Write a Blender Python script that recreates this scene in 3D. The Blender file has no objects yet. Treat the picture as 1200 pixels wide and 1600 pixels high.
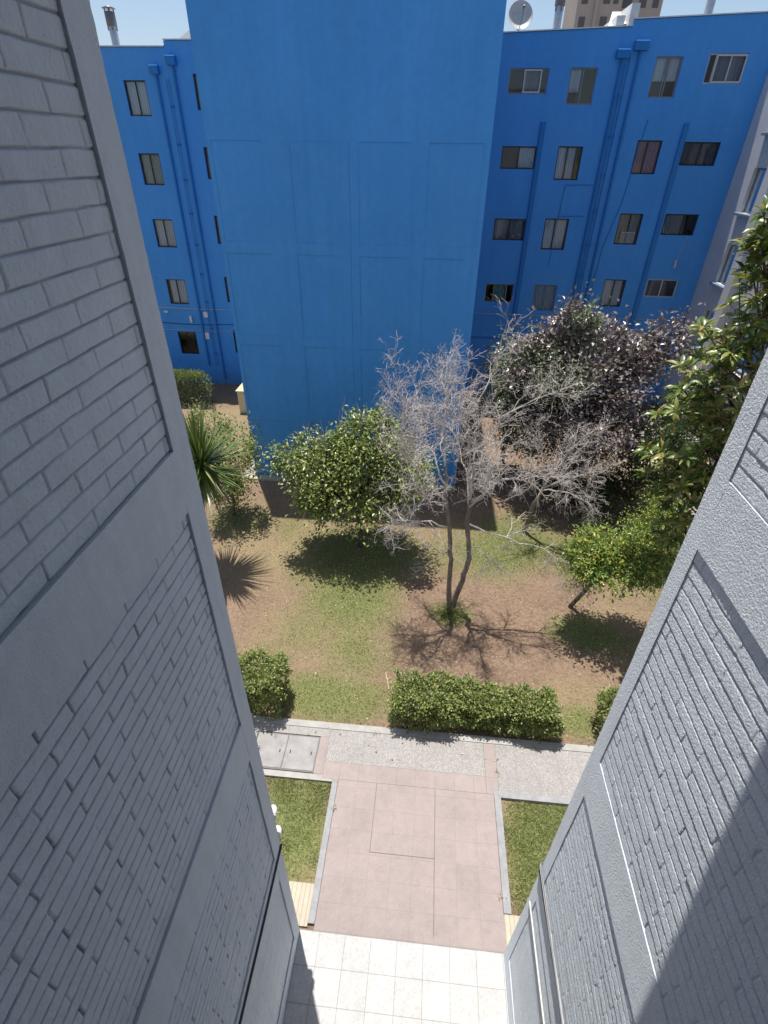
import bpy, math, random
import numpy as np
from mathutils import Matrix, Vector
rnd = random.Random(7)
rng = np.random.default_rng(11)
S = bpy.context.scene
col = S.collection

# ------------------------------------------------------------------ camera
CAM_H = 10.0
camd = bpy.data.cameras.new('camera')
cam = bpy.data.objects.new('camera', camd); col.objects.link(cam)
camd.sensor_fit = 'VERTICAL'; camd.sensor_height = 24.0; camd.sensor_width = 18.0
camd.lens = 24.0 * 808.0 / 1600.0
camd.clip_start = 0.05; camd.clip_end = 3000
_f = 808.0
Dn = np.array([-17., 1160., _f]); Dn /= np.linalg.norm(Dn)
Yd = np.array([90., -562., _f]); Yd -= Dn * (Yd @ Dn); Yd /= np.linalg.norm(Yd)
Xd = np.cross(Dn, Yd)
if Xd[0] < 0: Xd = -Xd
R = np.array([Xd, Yd, -Dn])
M = Matrix.Identity(4)
for i in range(3):
    M[i][0] = R[i, 0]; M[i][1] = -R[i, 1]; M[i][2] = -R[i, 2]
M[2][3] = CAM_H
cam.matrix_world = M
S.camera = cam

# ------------------------------------------------------------------ sun, sky, exposure
SUN = Vector((-.508, 1.0, 5.4)).normalized()
w = bpy.data.worlds.new('World'); S.world = w; w.use_nodes = True
nt = w.node_tree; nt.nodes.clear()
sk = nt.nodes.new('ShaderNodeTexSky'); sk.sky_type = 'NISHITA'; sk.sun_disc = False
sk.sun_elevation = math.asin(SUN.z); sk.sun_rotation = math.atan2(SUN.x, SUN.y)
sk.air_density = 1.0; sk.dust_density = 2.2; sk.ozone_density = 1.0; sk.altitude = 500
bg = nt.nodes.new('ShaderNodeBackground'); bg.inputs[1].default_value = 0.092
wo = nt.nodes.new('ShaderNodeOutputWorld')
nt.links.new(sk.outputs[0], bg.inputs[0]); nt.links.new(bg.outputs[0], wo.inputs[0])
ld = bpy.data.lights.new('sun', 'SUN'); ld.energy = 4.0; ld.angle = math.radians(.53); ld.color = (1, .96, .9)
lo = bpy.data.objects.new('sun', ld); col.objects.link(lo)
lo.rotation_euler = SUN.to_track_quat('Z', 'Y').to_euler()
S.view_settings.view_transform = 'Standard'; S.view_settings.look = 'None'
S.view_settings.exposure = 0.65; S.view_settings.gamma = 1.0
S.render.engine = 'CYCLES'
S.cycles.max_bounces = 6; S.cycles.transparent_max_bounces = 8

# ------------------------------------------------------------------ helpers
def link(o, parent=None):
    col.objects.link(o)
    if parent is not None:
        o.parent = parent
        if parent.type == 'EMPTY':
            o.matrix_parent_inverse = Matrix.Translation(-Vector(parent.location))
    return o

def tag(o, label=None, cat=None, group=None, kind=None):
    if label: o['label'] = label
    if cat: o['category'] = cat
    if group: o['group'] = group
    if kind: o['kind'] = kind
    return o

def thing(name, loc, label, cat, group=None):
    o = bpy.data.objects.new(name, None); o.location = loc; o.empty_display_size = .2
    col.objects.link(o)
    return tag(o, label, cat, group)

def np_mesh(name, V, F, mat, parent=None, smooth=False, attr=None):
    """V (n,3) float, F (m,k) int with one k for the whole mesh"""
    V = np.ascontiguousarray(V, np.float32); F = np.ascontiguousarray(F, np.int32)
    me = bpy.data.meshes.new(name)
    n, k = F.shape
    me.vertices.add(len(V)); me.vertices.foreach_set('co', V.ravel())
    me.loops.add(n * k); me.loops.foreach_set('vertex_index', F.ravel())
    me.polygons.add(n)
    me.polygons.foreach_set('loop_start', np.arange(n, dtype=np.int32) * k)
    me.polygons.foreach_set('loop_total', np.full(n, k, np.int32))
    me.polygons.foreach_set('use_smooth', np.full(n, smooth, bool))
    if attr is not None:
        for an, av in attr.items():
            a = me.attributes.new(an, 'FLOAT', 'POINT'); a.data.foreach_set('value', np.ascontiguousarray(av, np.float32))
    me.update(); me.validate()
    me.materials.append(mat)
    return link(bpy.data.objects.new(name, me), parent)

class MB:
    def __init__(s): s.v = []; s.f = []
    def face(s, *pts):
        i = len(s.v); s.v += [tuple(p) for p in pts]; s.f.append(tuple(range(i, i + len(pts)))); return s
    def box(s, x0, x1, y0, y1, z0, z1, b=0.0):
        if b > 0: return s.bbox(x0, x1, y0, y1, z0, z1, b)
        i = len(s.v)
        s.v += [(x0,y0,z0),(x1,y0,z0),(x1,y1,z0),(x0,y1,z0),(x0,y0,z1),(x1,y0,z1),(x1,y1,z1),(x0,y1,z1)]
        s.f += [tuple(i + q for q in t) for t in ((0,3,2,1),(4,5,6,7),(0,1,5,4),(1,2,6,5),(2,3,7,6),(3,0,4,7))]
        return s
    def bbox(s, x0, x1, y0, y1, z0, z1, b):
        # box whose vertical and top edges are bevelled
        i = len(s.v)
        def ring(xa, xb, ya, yb, z, c):
            return [(xa+c,ya,z),(xb-c,ya,z),(xb,ya+c,z),(xb,yb-c,z),(xb-c,yb,z),(xa+c,yb,z),(xa,yb-c,z),(xa,ya+c,z)]
        r = [ring(x0,x1,y0,y1,z0,b), ring(x0,x1,y0,y1,z1-b,b), ring(x0+b,x1-b,y0+b,y1-b,z1,b*.6)]
        for q in r: s.v += q
        for l in (0, 1):
            for k in range(8):
                k2 = (k+1) % 8
                s.f.append((i+8*l+k, i+8*l+k2, i+8*l+8+k2, i+8*l+8+k))
        s.f.append(tuple(i+16+k for k in range(8))); s.f.append(tuple(i+7-k for k in range(8)))
        return s
    def tube(s, pts, rad, n=6, cap=True):
        P = [Vector(p) for p in pts]
        if not hasattr(rad, '__len__'): rad = [rad] * len(P)
        i0 = len(s.v); a = None
        for k, p in enumerate(P):
            d = (P[min(k+1, len(P)-1)] - P[max(k-1, 0)])
            if d.length < 1e-9: d = Vector((0,0,1))
            d.normalize()
            if a is None:
                a = d.orthogonal().normalized()
            else:
                a = a - d * a.dot(d)
                a = a.normalized() if a.length > 1e-6 else d.orthogonal().normalized()
            b = d.cross(a)
            for q in range(n):
                t = 2*math.pi*q/n
                s.v.append(tuple(p + (a*math.cos(t) + b*math.sin(t)) * rad[k]))
        for k in range(len(P)-1):
            for q in range(n):
                q2 = (q+1) % n
                s.f.append((i0+k*n+q, i0+k*n+q2, i0+(k+1)*n+q2, i0+(k+1)*n+q))
        if cap:
            s.f.append(tuple(i0+n-1-q for q in range(n)))
            e = i0+(len(P)-1)*n; s.f.append(tuple(e+q for q in range(n)))
        return s
    def lathe(s, c, prof, axis=Vector((0,0,1)), n=20):
        axis = Vector(axis).normalized(); a = axis.orthogonal().normalized(); b = axis.cross(a); c = Vector(c)
        i0 = len(s.v)
        for (r, h) in prof:
            for q in range(n):
                t = 2*math.pi*q/n
                s.v.append(tuple(c + axis*h + (a*math.cos(t)+b*math.sin(t))*r))
        for k in range(len(prof)-1):
            for q in range(n):
                q2 = (q+1) % n
                s.f.append((i0+k*n+q, i0+k*n+q2, i0+(k+1)*n+q2, i0+(k+1)*n+q))
        return s
    def build(s, name, mat, parent=None, smooth=False):
        me = bpy.data.meshes.new(name); me.from_pydata(s.v, [], s.f)
        if smooth: me.polygons.foreach_set('use_smooth', [True]*len(me.polygons))
        me.materials.append(mat); me.update()
        return link(bpy.data.objects.new(name, me), parent)

def hsh(ix, iy, seed):
    n = (ix.astype(np.int64)*374761393 + iy.astype(np.int64)*668265263 + seed*974634749) & 0xffffffff
    n = ((n ^ (n >> 13)) * 1274126177) & 0xffffffff
    return ((n ^ (n >> 16)) & 0xffff) / 65535.0
def vnoise(x, y, seed=0):
    x = np.asarray(x, float); y = np.asarray(y, float)
    ix = np.floor(x); iy = np.floor(y); fx = x-ix; fy = y-iy
    fx = fx*fx*(3-2*fx); fy = fy*fy*(3-2*fy)
    a = hsh(ix,iy,seed); b = hsh(ix+1,iy,seed); c = hsh(ix,iy+1,seed); d = hsh(ix+1,iy+1,seed)
    return a*(1-fx)*(1-fy)+b*fx*(1-fy)+c*(1-fx)*fy+d*fx*fy
def fbm(x, y, seed=0, o=4):
    t = 0; a = .5
    for k in range(o):
        t = t + a*vnoise(x*2**k, y*2**k, seed+k*17); a *= .5
    return t

# ------------------------------------------------------------------ materials
class NT:
    def __init__(s, name):
        s.m = bpy.data.materials.new(name); s.m.use_nodes = True; s.t = s.m.node_tree; s.t.nodes.clear()
        s.out = s.n('OutputMaterial'); s.co = s.n('TexCoord').outputs['Object']
    def n(s, typ, **kw):
        q = s.t.nodes.new('ShaderNode'+typ)
        for k, v in kw.items(): setattr(q, k, v)
        return q
    def put(s, sock, v):
        if isinstance(v, bpy.types.NodeSocket): s.t.links.new(v, sock)
        elif isinstance(v, (tuple, list)) and len(v) == 3 and sock.type == 'RGBA': sock.default_value = (*v, 1)
        else: sock.default_value = v
    def noise(s, scale, detail=4, rough=.55, co=None, dist=0):
        q = s.n('TexNoise'); s.put(q.inputs['Vector'], co or s.co); q.inputs['Scale'].default_value = scale
        q.inputs['Detail'].default_value = detail; q.inputs['Roughness'].default_value = rough
        q.inputs['Distortion'].default_value = dist
        return q.outputs['Fac']
    def ramp(s, fac, stops):
        q = s.n('ValToRGB'); s.put(q.inputs[0], fac); e = q.color_ramp.elements
        while len(e) < len(stops): e.new(.5)
        for i, (p, c) in enumerate(stops):
            e[i].position = p; e[i].color = (*c, 1) if len(c) == 3 else c
        return q.outputs[0]
    def mix(s, fac, a, b, mode='MIX'):
        q = s.n('MixRGB', blend_type=mode); s.put(q.inputs[0], fac); s.put(q.inputs[1], a); s.put(q.inputs[2], b); return q.outputs[0]
    def math(s, op, a, b=0.0, clamp=False):
        q = s.n('Math', operation=op, use_clamp=clamp); s.put(q.inputs[0], a); s.put(q.inputs[1], b); return q.outputs[0]
    def bump(s, h, strength=.3, dist=.01, normal=None):
        q = s.n('Bump'); s.put(q.inputs['Height'], h); q.inputs['Strength'].default_value = strength
        q.inputs['Distance'].default_value = dist
        if normal is not None: s.put(q.inputs['Normal'], normal)
        return q.outputs[0]
    def bsdf(s, color, rough=.7, normal=None, metallic=0.0, spec=.5):
        q = s.n('BsdfPrincipled'); s.put(q.inputs['Base Color'], color); s.put(q.inputs['Roughness'], rough)
        s.put(q.inputs['Metallic'], metallic); q.inputs['Specular IOR Level'].default_value = spec
        if normal is not None: s.put(q.inputs['Normal'], normal)
        return q.outputs[0]
    def done(s, sh):
        s.t.links.new(sh, s.out.inputs['Surface']); return s.m

def vary(c, k): return tuple(max(0, x*k) for x in c)
def plain(name, c, rough=.6, metallic=0.0, var=.12, scale=6, bump=0.0, bscale=80, spec=.5):
    t = NT(name)
    cc = t.ramp(t.noise(scale, 6, .65), [(.3, vary(c, 1-var)), (.7, vary(c, 1+var))])
    nm = t.bump(t.noise(bscale, 4), bump, .004) if bump else None
    return t.done(t.bsdf(cc, rough, nm, metallic, spec))

def stucco(name, c, k=1.0):
    t = NT(name)
    big = t.noise(.9, 5, .6); mid = t.noise(9, 5, .7)
    cc = t.ramp(big, [(.32, vary(c, .9)), (.68, vary(c, 1.06))])
    cc = t.mix(.5, cc, t.ramp(mid, [(.35, vary(c, .92)), (.65, vary(c, 1.05))]))
    pit = t.n('TexVoronoi'); t.put(pit.inputs['Vector'], t.co); pit.inputs['Scale'].default_value = 42
    pits = t.ramp(pit.outputs['Distance'], [(.06, (.3,)*3), (.17, (1,)*3)])
    pm = t.ramp(t.noise(4, 4), [(.44, (1,)*3), (.58, (0,)*3)])
    pits = t.mix(pm, pits, (1, 1, 1))
    cc = t.mix(.55, cc, pits, 'MULTIPLY')
    sm = t.n('Mapping'); t.put(sm.inputs[0], t.co); sm.inputs['Scale'].default_value = (7, 7, .5)
    cc = t.mix(.16, cc, t.ramp(t.noise(1.0, 6, .7, sm.outputs[0]), [(.36, vary(c, .62)), (.62, vary(c, 1.08))]))
    # darker grey mixed into the brick joints and the frame lips
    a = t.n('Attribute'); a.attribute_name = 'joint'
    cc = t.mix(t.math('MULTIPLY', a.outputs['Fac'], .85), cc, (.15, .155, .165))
    h1 = t.noise(62, 4, .6); h2 = t.noise(150, 3, .6)
    n = t.bump(h1, .9*k, .022*k); n = t.bump(h2, .7, .008*k, n); n = t.bump(pits, .5, .006, n)
    m = t.done(t.bsdf(cc, .85, n, 0, .25)); m.cycles.use_bump_map_correction = False
    return m
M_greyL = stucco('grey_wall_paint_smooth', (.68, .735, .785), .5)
M_greyR = stucco('grey_wall_paint_coarse', (.66, .71, .755), .8)

def bluepaint():
    t = NT('blue_wall_paint'); c = (.08, .335, .77)
    cc = t.ramp(t.noise(.3, 6, .6), [(.3, vary(c, .88)), (.7, vary(c, 1.1))])
    cc = t.mix(t.math('MULTIPLY', t.ramp(t.noise(.55, 7, .72), [(.48, (0,)*3), (.72, (1,)*3)]), .5), cc, (.13, .37, .74))
    mp = t.n('Mapping'); t.put(mp.inputs[0], t.co); mp.inputs['Scale'].default_value = (3.2, 3.2, .12)
    st = t.noise(1.2, 5, .7, mp.outputs[0])
    cc = t.mix(.2, cc, t.ramp(st, [(.35, vary(c, .75)), (.65, vary(c, 1.15))]))
    cc = t.mix(.2, cc, t.ramp(t.noise(7, 5, .7), [(.35, vary(c, .8)), (.65, vary(c, 1.15))]))
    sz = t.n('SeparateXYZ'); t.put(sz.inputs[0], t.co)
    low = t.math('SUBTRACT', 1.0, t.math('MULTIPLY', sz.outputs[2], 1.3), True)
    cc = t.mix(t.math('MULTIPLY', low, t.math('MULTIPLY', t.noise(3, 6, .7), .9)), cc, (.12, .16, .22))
    sw = t.n('Mapping'); t.put(sw.inputs[0], t.co); sw.inputs['Rotation'].default_value = (math.pi/2, 0, 0)
    br = t.n('TexBrick'); t.put(br.inputs['Vector'], sw.outputs[0])
    br.inputs['Scale'].default_value = 1; br.inputs['Mortar Size'].default_value = .008; br.inputs['Brick Width'].default_value = .36
    br.inputs['Row Height'].default_value = .105; br.inputs['Mortar Smooth'].default_value = .6
    n = t.bump(br.outputs['Fac'], -.3, .008); n = t.bump(t.noise(30, 5), .35, .006, n)
    return t.done(t.bsdf(cc, .8, n, 0, .2))
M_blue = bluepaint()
M_bluepipe = plain('blue_pipe_paint', (.04, .215, .53), .9, var=.06, spec=.2)
M_dark = plain('dark_interior', (.012, .013, .016), .9)
M_frameD = plain('dark_bronze_frame', (.018, .017, .02), .45)
M_frameW = plain('white_aluminium_frame', (.55, .56, .58), .4)
M_frameG = plain('grey_aluminium_frame', (.22, .23, .25), .4)
M_white = plain('white_paint', (.7, .7, .68), .6, var=.06)
M_cream = plain('cream_paint', (.62, .52, .3), .65, var=.06)
M_galv = plain('galvanised_metal', (.5, .51, .53), .4, .75, var=.15, scale=12)
M_roofedge = plain('light_roof_flashing', (.66, .67, .68), .4, .3)
M_conc = plain('concrete', (.34, .33, .31), .85, var=.15, scale=5, bump=.3)
M_kerb = plain('grey_kerb_concrete', (.27, .27, .275), .85, var=.18, scale=7, bump=.3)
M_whitewall = plain('white_grey_render', (.64, .63, .61), .8, var=.06, scale=1.5, bump=.2)
M_tower_far = plain('beige_tower_render', (.40, .37, .35), .8, var=.05, scale=.1)
M_farwin = plain('far_window', (.1, .1, .11), .3)
M_cable = plain('pale_cable', (.5, .49, .46), .6)
M_blackcable = plain('black_cable', (.03, .03, .035), .6)
M_bagwhite = plain('white_plastic', (.8, .8, .78), .4)

def curtain_mat(name, c):
    t = NT(name)
    wv = t.n('TexWave'); t.put(wv.inputs['Vector'], t.co); wv.inputs['Scale'].default_value = 4; wv.inputs['Distortion'].default_value = 2.5
    cc = t.mix(.3, c, t.ramp(wv.outputs['Fac'], [(0, vary(c, .7)), (1, vary(c, 1.1))]))
    return t.done(t.bsdf(cc, .9, None, 0, .1))
M_cur = dict(white=curtain_mat('white_curtain', (.66, .78, .93)), green=curtain_mat('pale_green_curtain', (.36, .58, .64)),
             pink=curtain_mat('pink_curtain', (.4, .25, .38)), grey=curtain_mat('grey_curtain', (.24, .3, .4)), brown=curtain_mat('brown_blind', (.12, .135, .16)))
def glass():
    t = NT('window_glass')
    tr = t.n('BsdfTransparent'); tr.inputs[0].default_value = (.86, .9, .9, 1)
    gl = t.n('BsdfGlossy'); gl.inputs['Roughness'].default_value = .03; gl.inputs[0].default_value = (.9, .93, .95, 1)
    fr = t.n('Fresnel'); fr.inputs[0].default_value = 1.6
    k = t.math('ADD', fr.outputs[0], .02, True)
    mx = t.n('MixShader'); t.put(mx.inputs[0], k); t.t.links.new(tr.outputs[0], mx.inputs[1]); t.t.links.new(gl.outputs[0], mx.inputs[2])
    return t.done(mx.outputs[0])
M_glass = glass()

def leafmat(name, stops, rough=.38, trans=.25, spec=.5):
    t = NT(name)
    g = t.n('NewGeometry')
    cc = t.ramp(g.outputs['Random Per Island'], stops)
    p = t.bsdf(cc, rough, None, 0, spec)
    tl = t.n('BsdfTranslucent'); t.put(tl.inputs[0], t.mix(.5, cc, (.9, 1, .3), 'MULTIPLY'))
    mx = t.n('MixShader'); mx.inputs[0].default_value = trans
    t.t.links.new(p, mx.inputs[1]); t.t.links.new(tl.outputs[0], mx.inputs[2])
    return t.done(mx.outputs[0])
L_citrus = leafmat('citrus_leaf', [(0, (.08,.13,.03)), (.45, (.2,.26,.06)), (.8, (.34,.38,.12)), (1, (.5,.47,.22))], .36, .1)
L_plum = leafmat('plum_leaf', [(0, (.085,.055,.06)), (.5, (.21,.16,.165)), (.8, (.33,.28,.275)), (1, (.32,.33,.25))], .36, .15, .8)
L_pale = leafmat('pale_leaf', [(0, (.11,.15,.07)), (.5, (.22,.255,.15)), (1, (.4,.41,.3))], .34, .2, .6)
L_big = leafmat('big_leaf', [(0, (.07,.125,.025)), (.5, (.17,.235,.05)), (.85, (.3,.3,.08)), (1, (.4,.27,.11))], .34, .32, .6)
L_hedge = leafmat('hedge_leaf', [(0, (.08,.135,.03)), (.5, (.2,.26,.07)), (.85, (.34,.36,.13)), (1, (.48,.42,.22))], .4)
L_varieg = leafmat('variegated_leaf', [(0, (.08,.15,.035)), (.5, (.18,.27,.06)), (.8, (.33,.38,.08)), (1, (.55,.48,.09))], .36)
L_dark = leafmat('dark_leaf', [(0, (.025,.05,.014)), (.6, (.05,.08,.022)), (1, (.09,.12,.04))], .4)
L_palm = leafmat('yucca_leaf', [(0, (.06,.11,.025)), (.7, (.13,.2,.05)), (.9, (.24,.26,.1)), (1, (.36,.3,.16))], .35, .1)
L_grass = leafmat('grass_blade', [(0, (.13,.2,.06)), (.4, (.27,.345,.12)), (.7, (.45,.46,.2)), (1, (.6,.54,.32))], .6, .25, .2)
def bark(name, a, b, sc=14):
    t = NT(name); mp = t.n('Mapping'); t.put(mp.inputs[0], t.co); mp.inputs['Scale'].default_value = (1, 1, .3)
    h = t.noise(sc, 6, .7, mp.outputs[0])
    return t.done(t.bsdf(t.ramp(h, [(.3, a), (.7, b)]), .85, t.bump(h, .6, .02), 0, .2))
M_bark = bark('brown_bark', (.06, .045, .035), (.17, .125, .095))
M_barkgrey = bark('grey_dead_bark', (.15, .12, .1), (.3, .255, .225))
M_twig = plain('grey_dead_twig', (.47, .425, .39), .8, var=.25, scale=3, spec=.2)
M_barkred = bark('reddish_fibre_bark', (.1, .06, .035), (.24, .14, .08))

def ground_mat(name, use_attr=True):
    t = NT(name)
    soil = t.ramp(t.noise(1.1, 6, .65), [(.3, (.15,.1,.07)), (.5, (.215,.145,.1)), (.7, (.27,.19,.133))])
    soil = t.mix(.55, soil, t.ramp(t.noise(14, 5, .7), [(.35, (.11,.075,.052)), (.65, (.31,.225,.16))]))
    straw = t.ramp(t.noise(22, 5, .75), [(.3, (.17,.13,.07)), (.7, (.35,.285,.165))])
    green = t.ramp(t.noise(17, 5, .7), [(.3, (.08,.13,.03)), (.7, (.2,.24,.08))])
    if use_attr:
        a = t.n('Attribute'); a.attribute_name = 'green'; a2 = t.n('Attribute'); a2.attribute_name = 'straw'
        nz = t.noise(30, 4, .7)
        g = t.math('MULTIPLY', t.math('ADD', a.outputs['Fac'], t.math('MULTIPLY', t.math('SUBTRACT', nz, .5), 1.6)), 1.0, True)
        g = t.math('MULTIPLY', g, t.math('MULTIPLY', a.outputs['Fac'], 3.0, True))
        s = t.math('ADD', a2.outputs['Fac'], t.math('SUBTRACT', nz, .5), True)
        s = t.math('MULTIPLY', s, t.math('MULTIPLY', a2.outputs['Fac'], 3.0, True))
        c = t.mix(s, soil, straw); c = t.mix(t.math('MULTIPLY', g, .75), c, green)
    else:
        c = t.mix(t.noise(.3, 4), soil, straw)
    vor = t.n('TexVoronoi'); t.put(vor.inputs['Vector'], t.co); vor.inputs['Scale'].default_value = 5.5
    leaf = t.ramp(vor.outputs['Distance'], [(.055, (1,)*3), (.075, (0,)*3)])
    c = t.mix(t.math('MULTIPLY', leaf, .8), c, (.5, .42, .27))
    n = t.bump(t.noise(26, 6, .7), .7, .03)
    return t.done(t.bsdf(c, .95, n, 0, .1))
M_ground = ground_mat('garden_soil'); M_far = ground_mat('far_ground', False)

def tile_mat(name, sx, sy, ox, oy, base, grout, pebble=0.0, tilevar=.06, dark=(.3,.29,.28), light=(.75,.73,.7), pscale=36, off=0.0):
    t = NT(name)
    mp = t.n('Mapping'); t.put(mp.inputs[0], t.co); mp.inputs['Location'].default_value = (-ox, -oy, 0)
    br = t.n('TexBrick'); t.put(br.inputs['Vector'], mp.outputs[0]); br.offset = off; br.squash = 1
    br.inputs['Scale'].default_value = 1; br.inputs['Brick Width'].default_value = sx; br.inputs['Row Height'].default_value = sy
    br.inputs['Mortar Size'].default_value = .006; br.inputs['Mortar Smooth'].default_value = .35; br.inputs['Bias'].default_value = 0
    t.put(br.inputs['Color1'], vary(base, 1-tilevar)); t.put(br.inputs['Color2'], vary(base, 1+tilevar)); t.put(br.inputs['Mortar'], grout)
    c = br.outputs['Color']
    if pebble:
        vo = t.n('TexVoronoi'); t.put(vo.inputs['Vector'], t.co); vo.inputs['Scale'].default_value = pscale
        pc = t.ramp(vo.outputs['Color'], [(.15, dark), (.5, base), (.85, light)])
        keep = t.math('SUBTRACT', 1.0, br.outputs['Fac'])
        c = t.mix(t.math('MULTIPLY', keep, pebble), c, pc)
    c = t.mix(.3, c, t.ramp(t.noise(1.6, 6, .7), [(.3, vary(base, .72)), (.7, vary(base, 1.12))]))
    stn = t.ramp(t.noise(.9, 7, .75, None, .6), [(.47, (0,)*3), (.62, (1,)*3)])
    c = t.mix(t.math('MULTIPLY', stn, .3), c, vary(base, .62))
    c = t.mix(.25, c, t.ramp(t.noise(9, 5, .75), [(.35, vary(base, .7)), (.6, vary(base, 1.1))]))
    n = t.bump(br.outputs['Fac'], -.5, .006); n = t.bump(t.noise(120, 3), .25, .002, n)
    return t.done(t.bsdf(c, .75, n, 0, .35))
M_pink = tile_mat('pink_paving_tile', .3715, .372, -1.235, 2.79, (.315, .26, .245), (.235, .195, .18), .25, .09, (.22,.18,.17), (.4,.35,.34), 60)
M_pebble = tile_mat('white_pebble_tile', .40, .40, -1.23, 5.49, (.30, .283, .27), (.22,.205,.19), .75, .08, (.17,.155,.145), (.5,.48,.46), 62)
M_entry = tile_mat('white_terrazzo_tile', .4, .42, -1.13, 2.77, (.47, .465, .455), (.13,.125,.12), .38, .08, (.27,.26,.255), (.6,.59,.58), 42)
M_ribbed = tile_mat('cream_ribbed_tile', .075, 3.0, -1.4, 1.3, (.45, .40, .31), (.13,.115,.1), 0, .06)

# ------------------------------------------------------------------ ground
def ell(X, Y, cx, cy, rx, ry):
    return np.clip(1.35 - np.sqrt(((X-cx)/rx)**2 + ((Y-cy)/ry)**2), 0, 1)
GREEN = [(-1.7,10.2,1.3,1.6,.95),(-2.6,9.0,1.0,.9,.5),(-1.3,8.3,.9,.9,.65),(-1.7,7.0,1.3,.65,.95),(1.0,9.8,.55,.4,.95),(2.3,12.6,1.6,1.3,.7),(3.2,13.2,1.5,1.5,.8),
         (4.4,9.5,.9,.55,1.0),(3.7,6.9,.5,.45,.75),(-3.0,11.2,.8,1.0,.5),(.8,12.2,1.0,.9,.5),(4.9,12.6,1.3,1.0,.9),(-4.1,13.2,.6,.8,.4),
         (-2.0,4.3,.75,.9,1.0),(2.7,4.2,.85,.95,1.1),(-3.4,6.9,.5,.5,.7),(5.3,9.0,.8,.8,.3),(-6.2,16.9,.6,1.2,.5),(1.7,7.0,1.6,.45,.6),(-3.4,8.0,.7,.5,.4),(-1.6,12.0,1.9,1.3,.9),(-6,13.4,1.2,1.0,.5),(6,14,1.2,1.5,.5),(8,12,2,2,.6)]
STRAW = [(-4.5,12.5,2.2,2.5,.9),(-3,8.6,1.6,1.5,.6),(-8.5,20,3.5,4,.8),(-2.3,7.4,2,1.0,.5),(3.8,7.5,.9,.8,.7),(-1.5,3.8,.6,.6,.9),(5.2,10.2,1.2,.7,.5),(.6,13.2,2.0,1.2,.7),(1.9,4.7,.35,.5,.9),(-1.5,4.0,.25,.8,.9),(10,19,3,3,.6)]
def greens(X, Y):
    g = np.zeros_like(X); s = np.zeros_like(X)
    for (a,b,c,d,k) in GREEN: g = np.maximum(g, ell(X,Y,a,b,c,d)*k)
    for (a,b,c,d,k) in STRAW: s = np.maximum(s, ell(X,Y,a,b,c,d)*k)
    n = fbm(X*1.3, Y*1.3, 5, 4)
    g = np.clip(g*(.6+1.25*n), 0, 1); s = np.clip(s*(.5+1.0*n)+.02, 0, 1)*.8
    return g, s
gb = MB(); gb.face((-900,-900,-.12),(900,-900,-.12),(900,900,-.12),(-900,900,-.12))
tag(gb.build('ground', M_far), kind='structure')
gx = np.arange(-18, 18.01, .09); gy = np.arange(1.0, 27.0, .09)
GX, GY = np.meshgrid(gx, gy)
def gz(X, Y): return (fbm(X*.8, Y*.8, 3, 4)-.47)*.05 + (fbm(X*5, Y*5, 9, 2)-.37)*.02 - .012
gg, ss = greens(GX, GY)
def grid_faces(nr, nc, flip=False):
    i = np.arange(nr-1)[:,None]*nc + np.arange(nc-1)[None,:]
    q = np.stack([i, i+1, i+nc+1, i+nc], -1).reshape(-1, 4)
    return q[:, ::-1] if flip else q
tag(np_mesh('garden_ground', np.stack([GX, GY, gz(GX,GY)], -1).reshape(-1,3), grid_faces(*GX.shape), M_ground, None, True,
            {'green': gg.ravel(), 'straw': ss.ravel()}), kind='structure')

# paving
def slab(name, x0, x1, y0, y1, z, mat):
    return tag(MB().box(x0, x1, y0, y1, -.2, z).build(name, mat), kind='structure')
slab('entry_paving', -1.448, 1.688, -3.0, 2.775, .055, M_entry)
pth = slab('pink_path', -1.235, 1.735, 2.779, 5.150, .050, M_pink)
slab('pink_path_border', -1.56, 1.60, 5.154, 5.485, .050, tile_mat('pink_border_tile', .3715, .36, -1.235, 5.13, (.315,.262,.245), (.2,.165,.15), .15, .06, (.3,.25,.23), (.5,.44,.42), 60))
slab('pink_path_strip', 1.604, 1.835, 5.154, 6.18, .050, tile_mat('pink_strip_tile', .4, .35, 1.55, 5.13, (.315,.262,.245), (.2,.165,.15), .15, .06, (.3,.25,.23), (.5,.44,.42), 60))
slab('sidewalk_tiles', -1.56, 1.600, 5.489, 6.18, .046, M_pebble)
slab('sidewalk', 1.839, 12.0, 5.22, 6.18, .046, tile_mat('white_pebble_tile_east', .42, .66, 1.80, 5.2, (.30,.283,.27), (.22,.205,.19), .75, .08, (.17,.155,.145), (.5,.48,.46), 62))
slab('sidewalk_pink_joint', -1.74, -1.564, 5.22, 6.0, .046, M_pink)
slab('sidewalk_north', -9.0, -1.564, 6.004, 6.18, .046, M_pebble)
slab('sidewalk_west', -9.0, -3.06, 5.25, 6.0, .046, M_pebble)
slab('kerb', -9.0, 12.0, 6.184, 6.33, .06, M_conc)
slab('kerb_lawn_edge', -1.345, -1.239, 2.86, 5.150, .068, M_kerb)
slab('kerb_lawn_edge', 1.739, 1.86, 3.28, 5.10, .068, M_kerb)
slab('kerb_lawn_edge', 1.739, 12.0, 5.104, 5.216, .06, M_kerb)
slab('kerb_lawn_edge', -3.06, -1.35, 5.10, 5.215, .045, M_conc)
slab('ribbed_strip', -3.2, -1.349, 2.82, 3.40, .04, M_ribbed)
slab('ribbed_strip', 1.739, 3.4, 2.82, 3.276, .04, M_ribbed)
slab('ribbed_strip', -6.17, 1.24, 15.86, 16.17, .05, M_ribbed)
slab('ribbed_strip', -6.62, -6.19, 15.86, 24.9, .05, M_ribbed)
slab('rear_walkway', 9.0, 10.1, 12.5, 24.9, .03, tile_mat('rear_walk_tile', .5, .5, 9, 12.5, (.40,.34,.31), (.25,.2,.19), .1, .08))
jm = plain('sawn_joint_dirt', (.16, .13, .12), .9)
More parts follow.
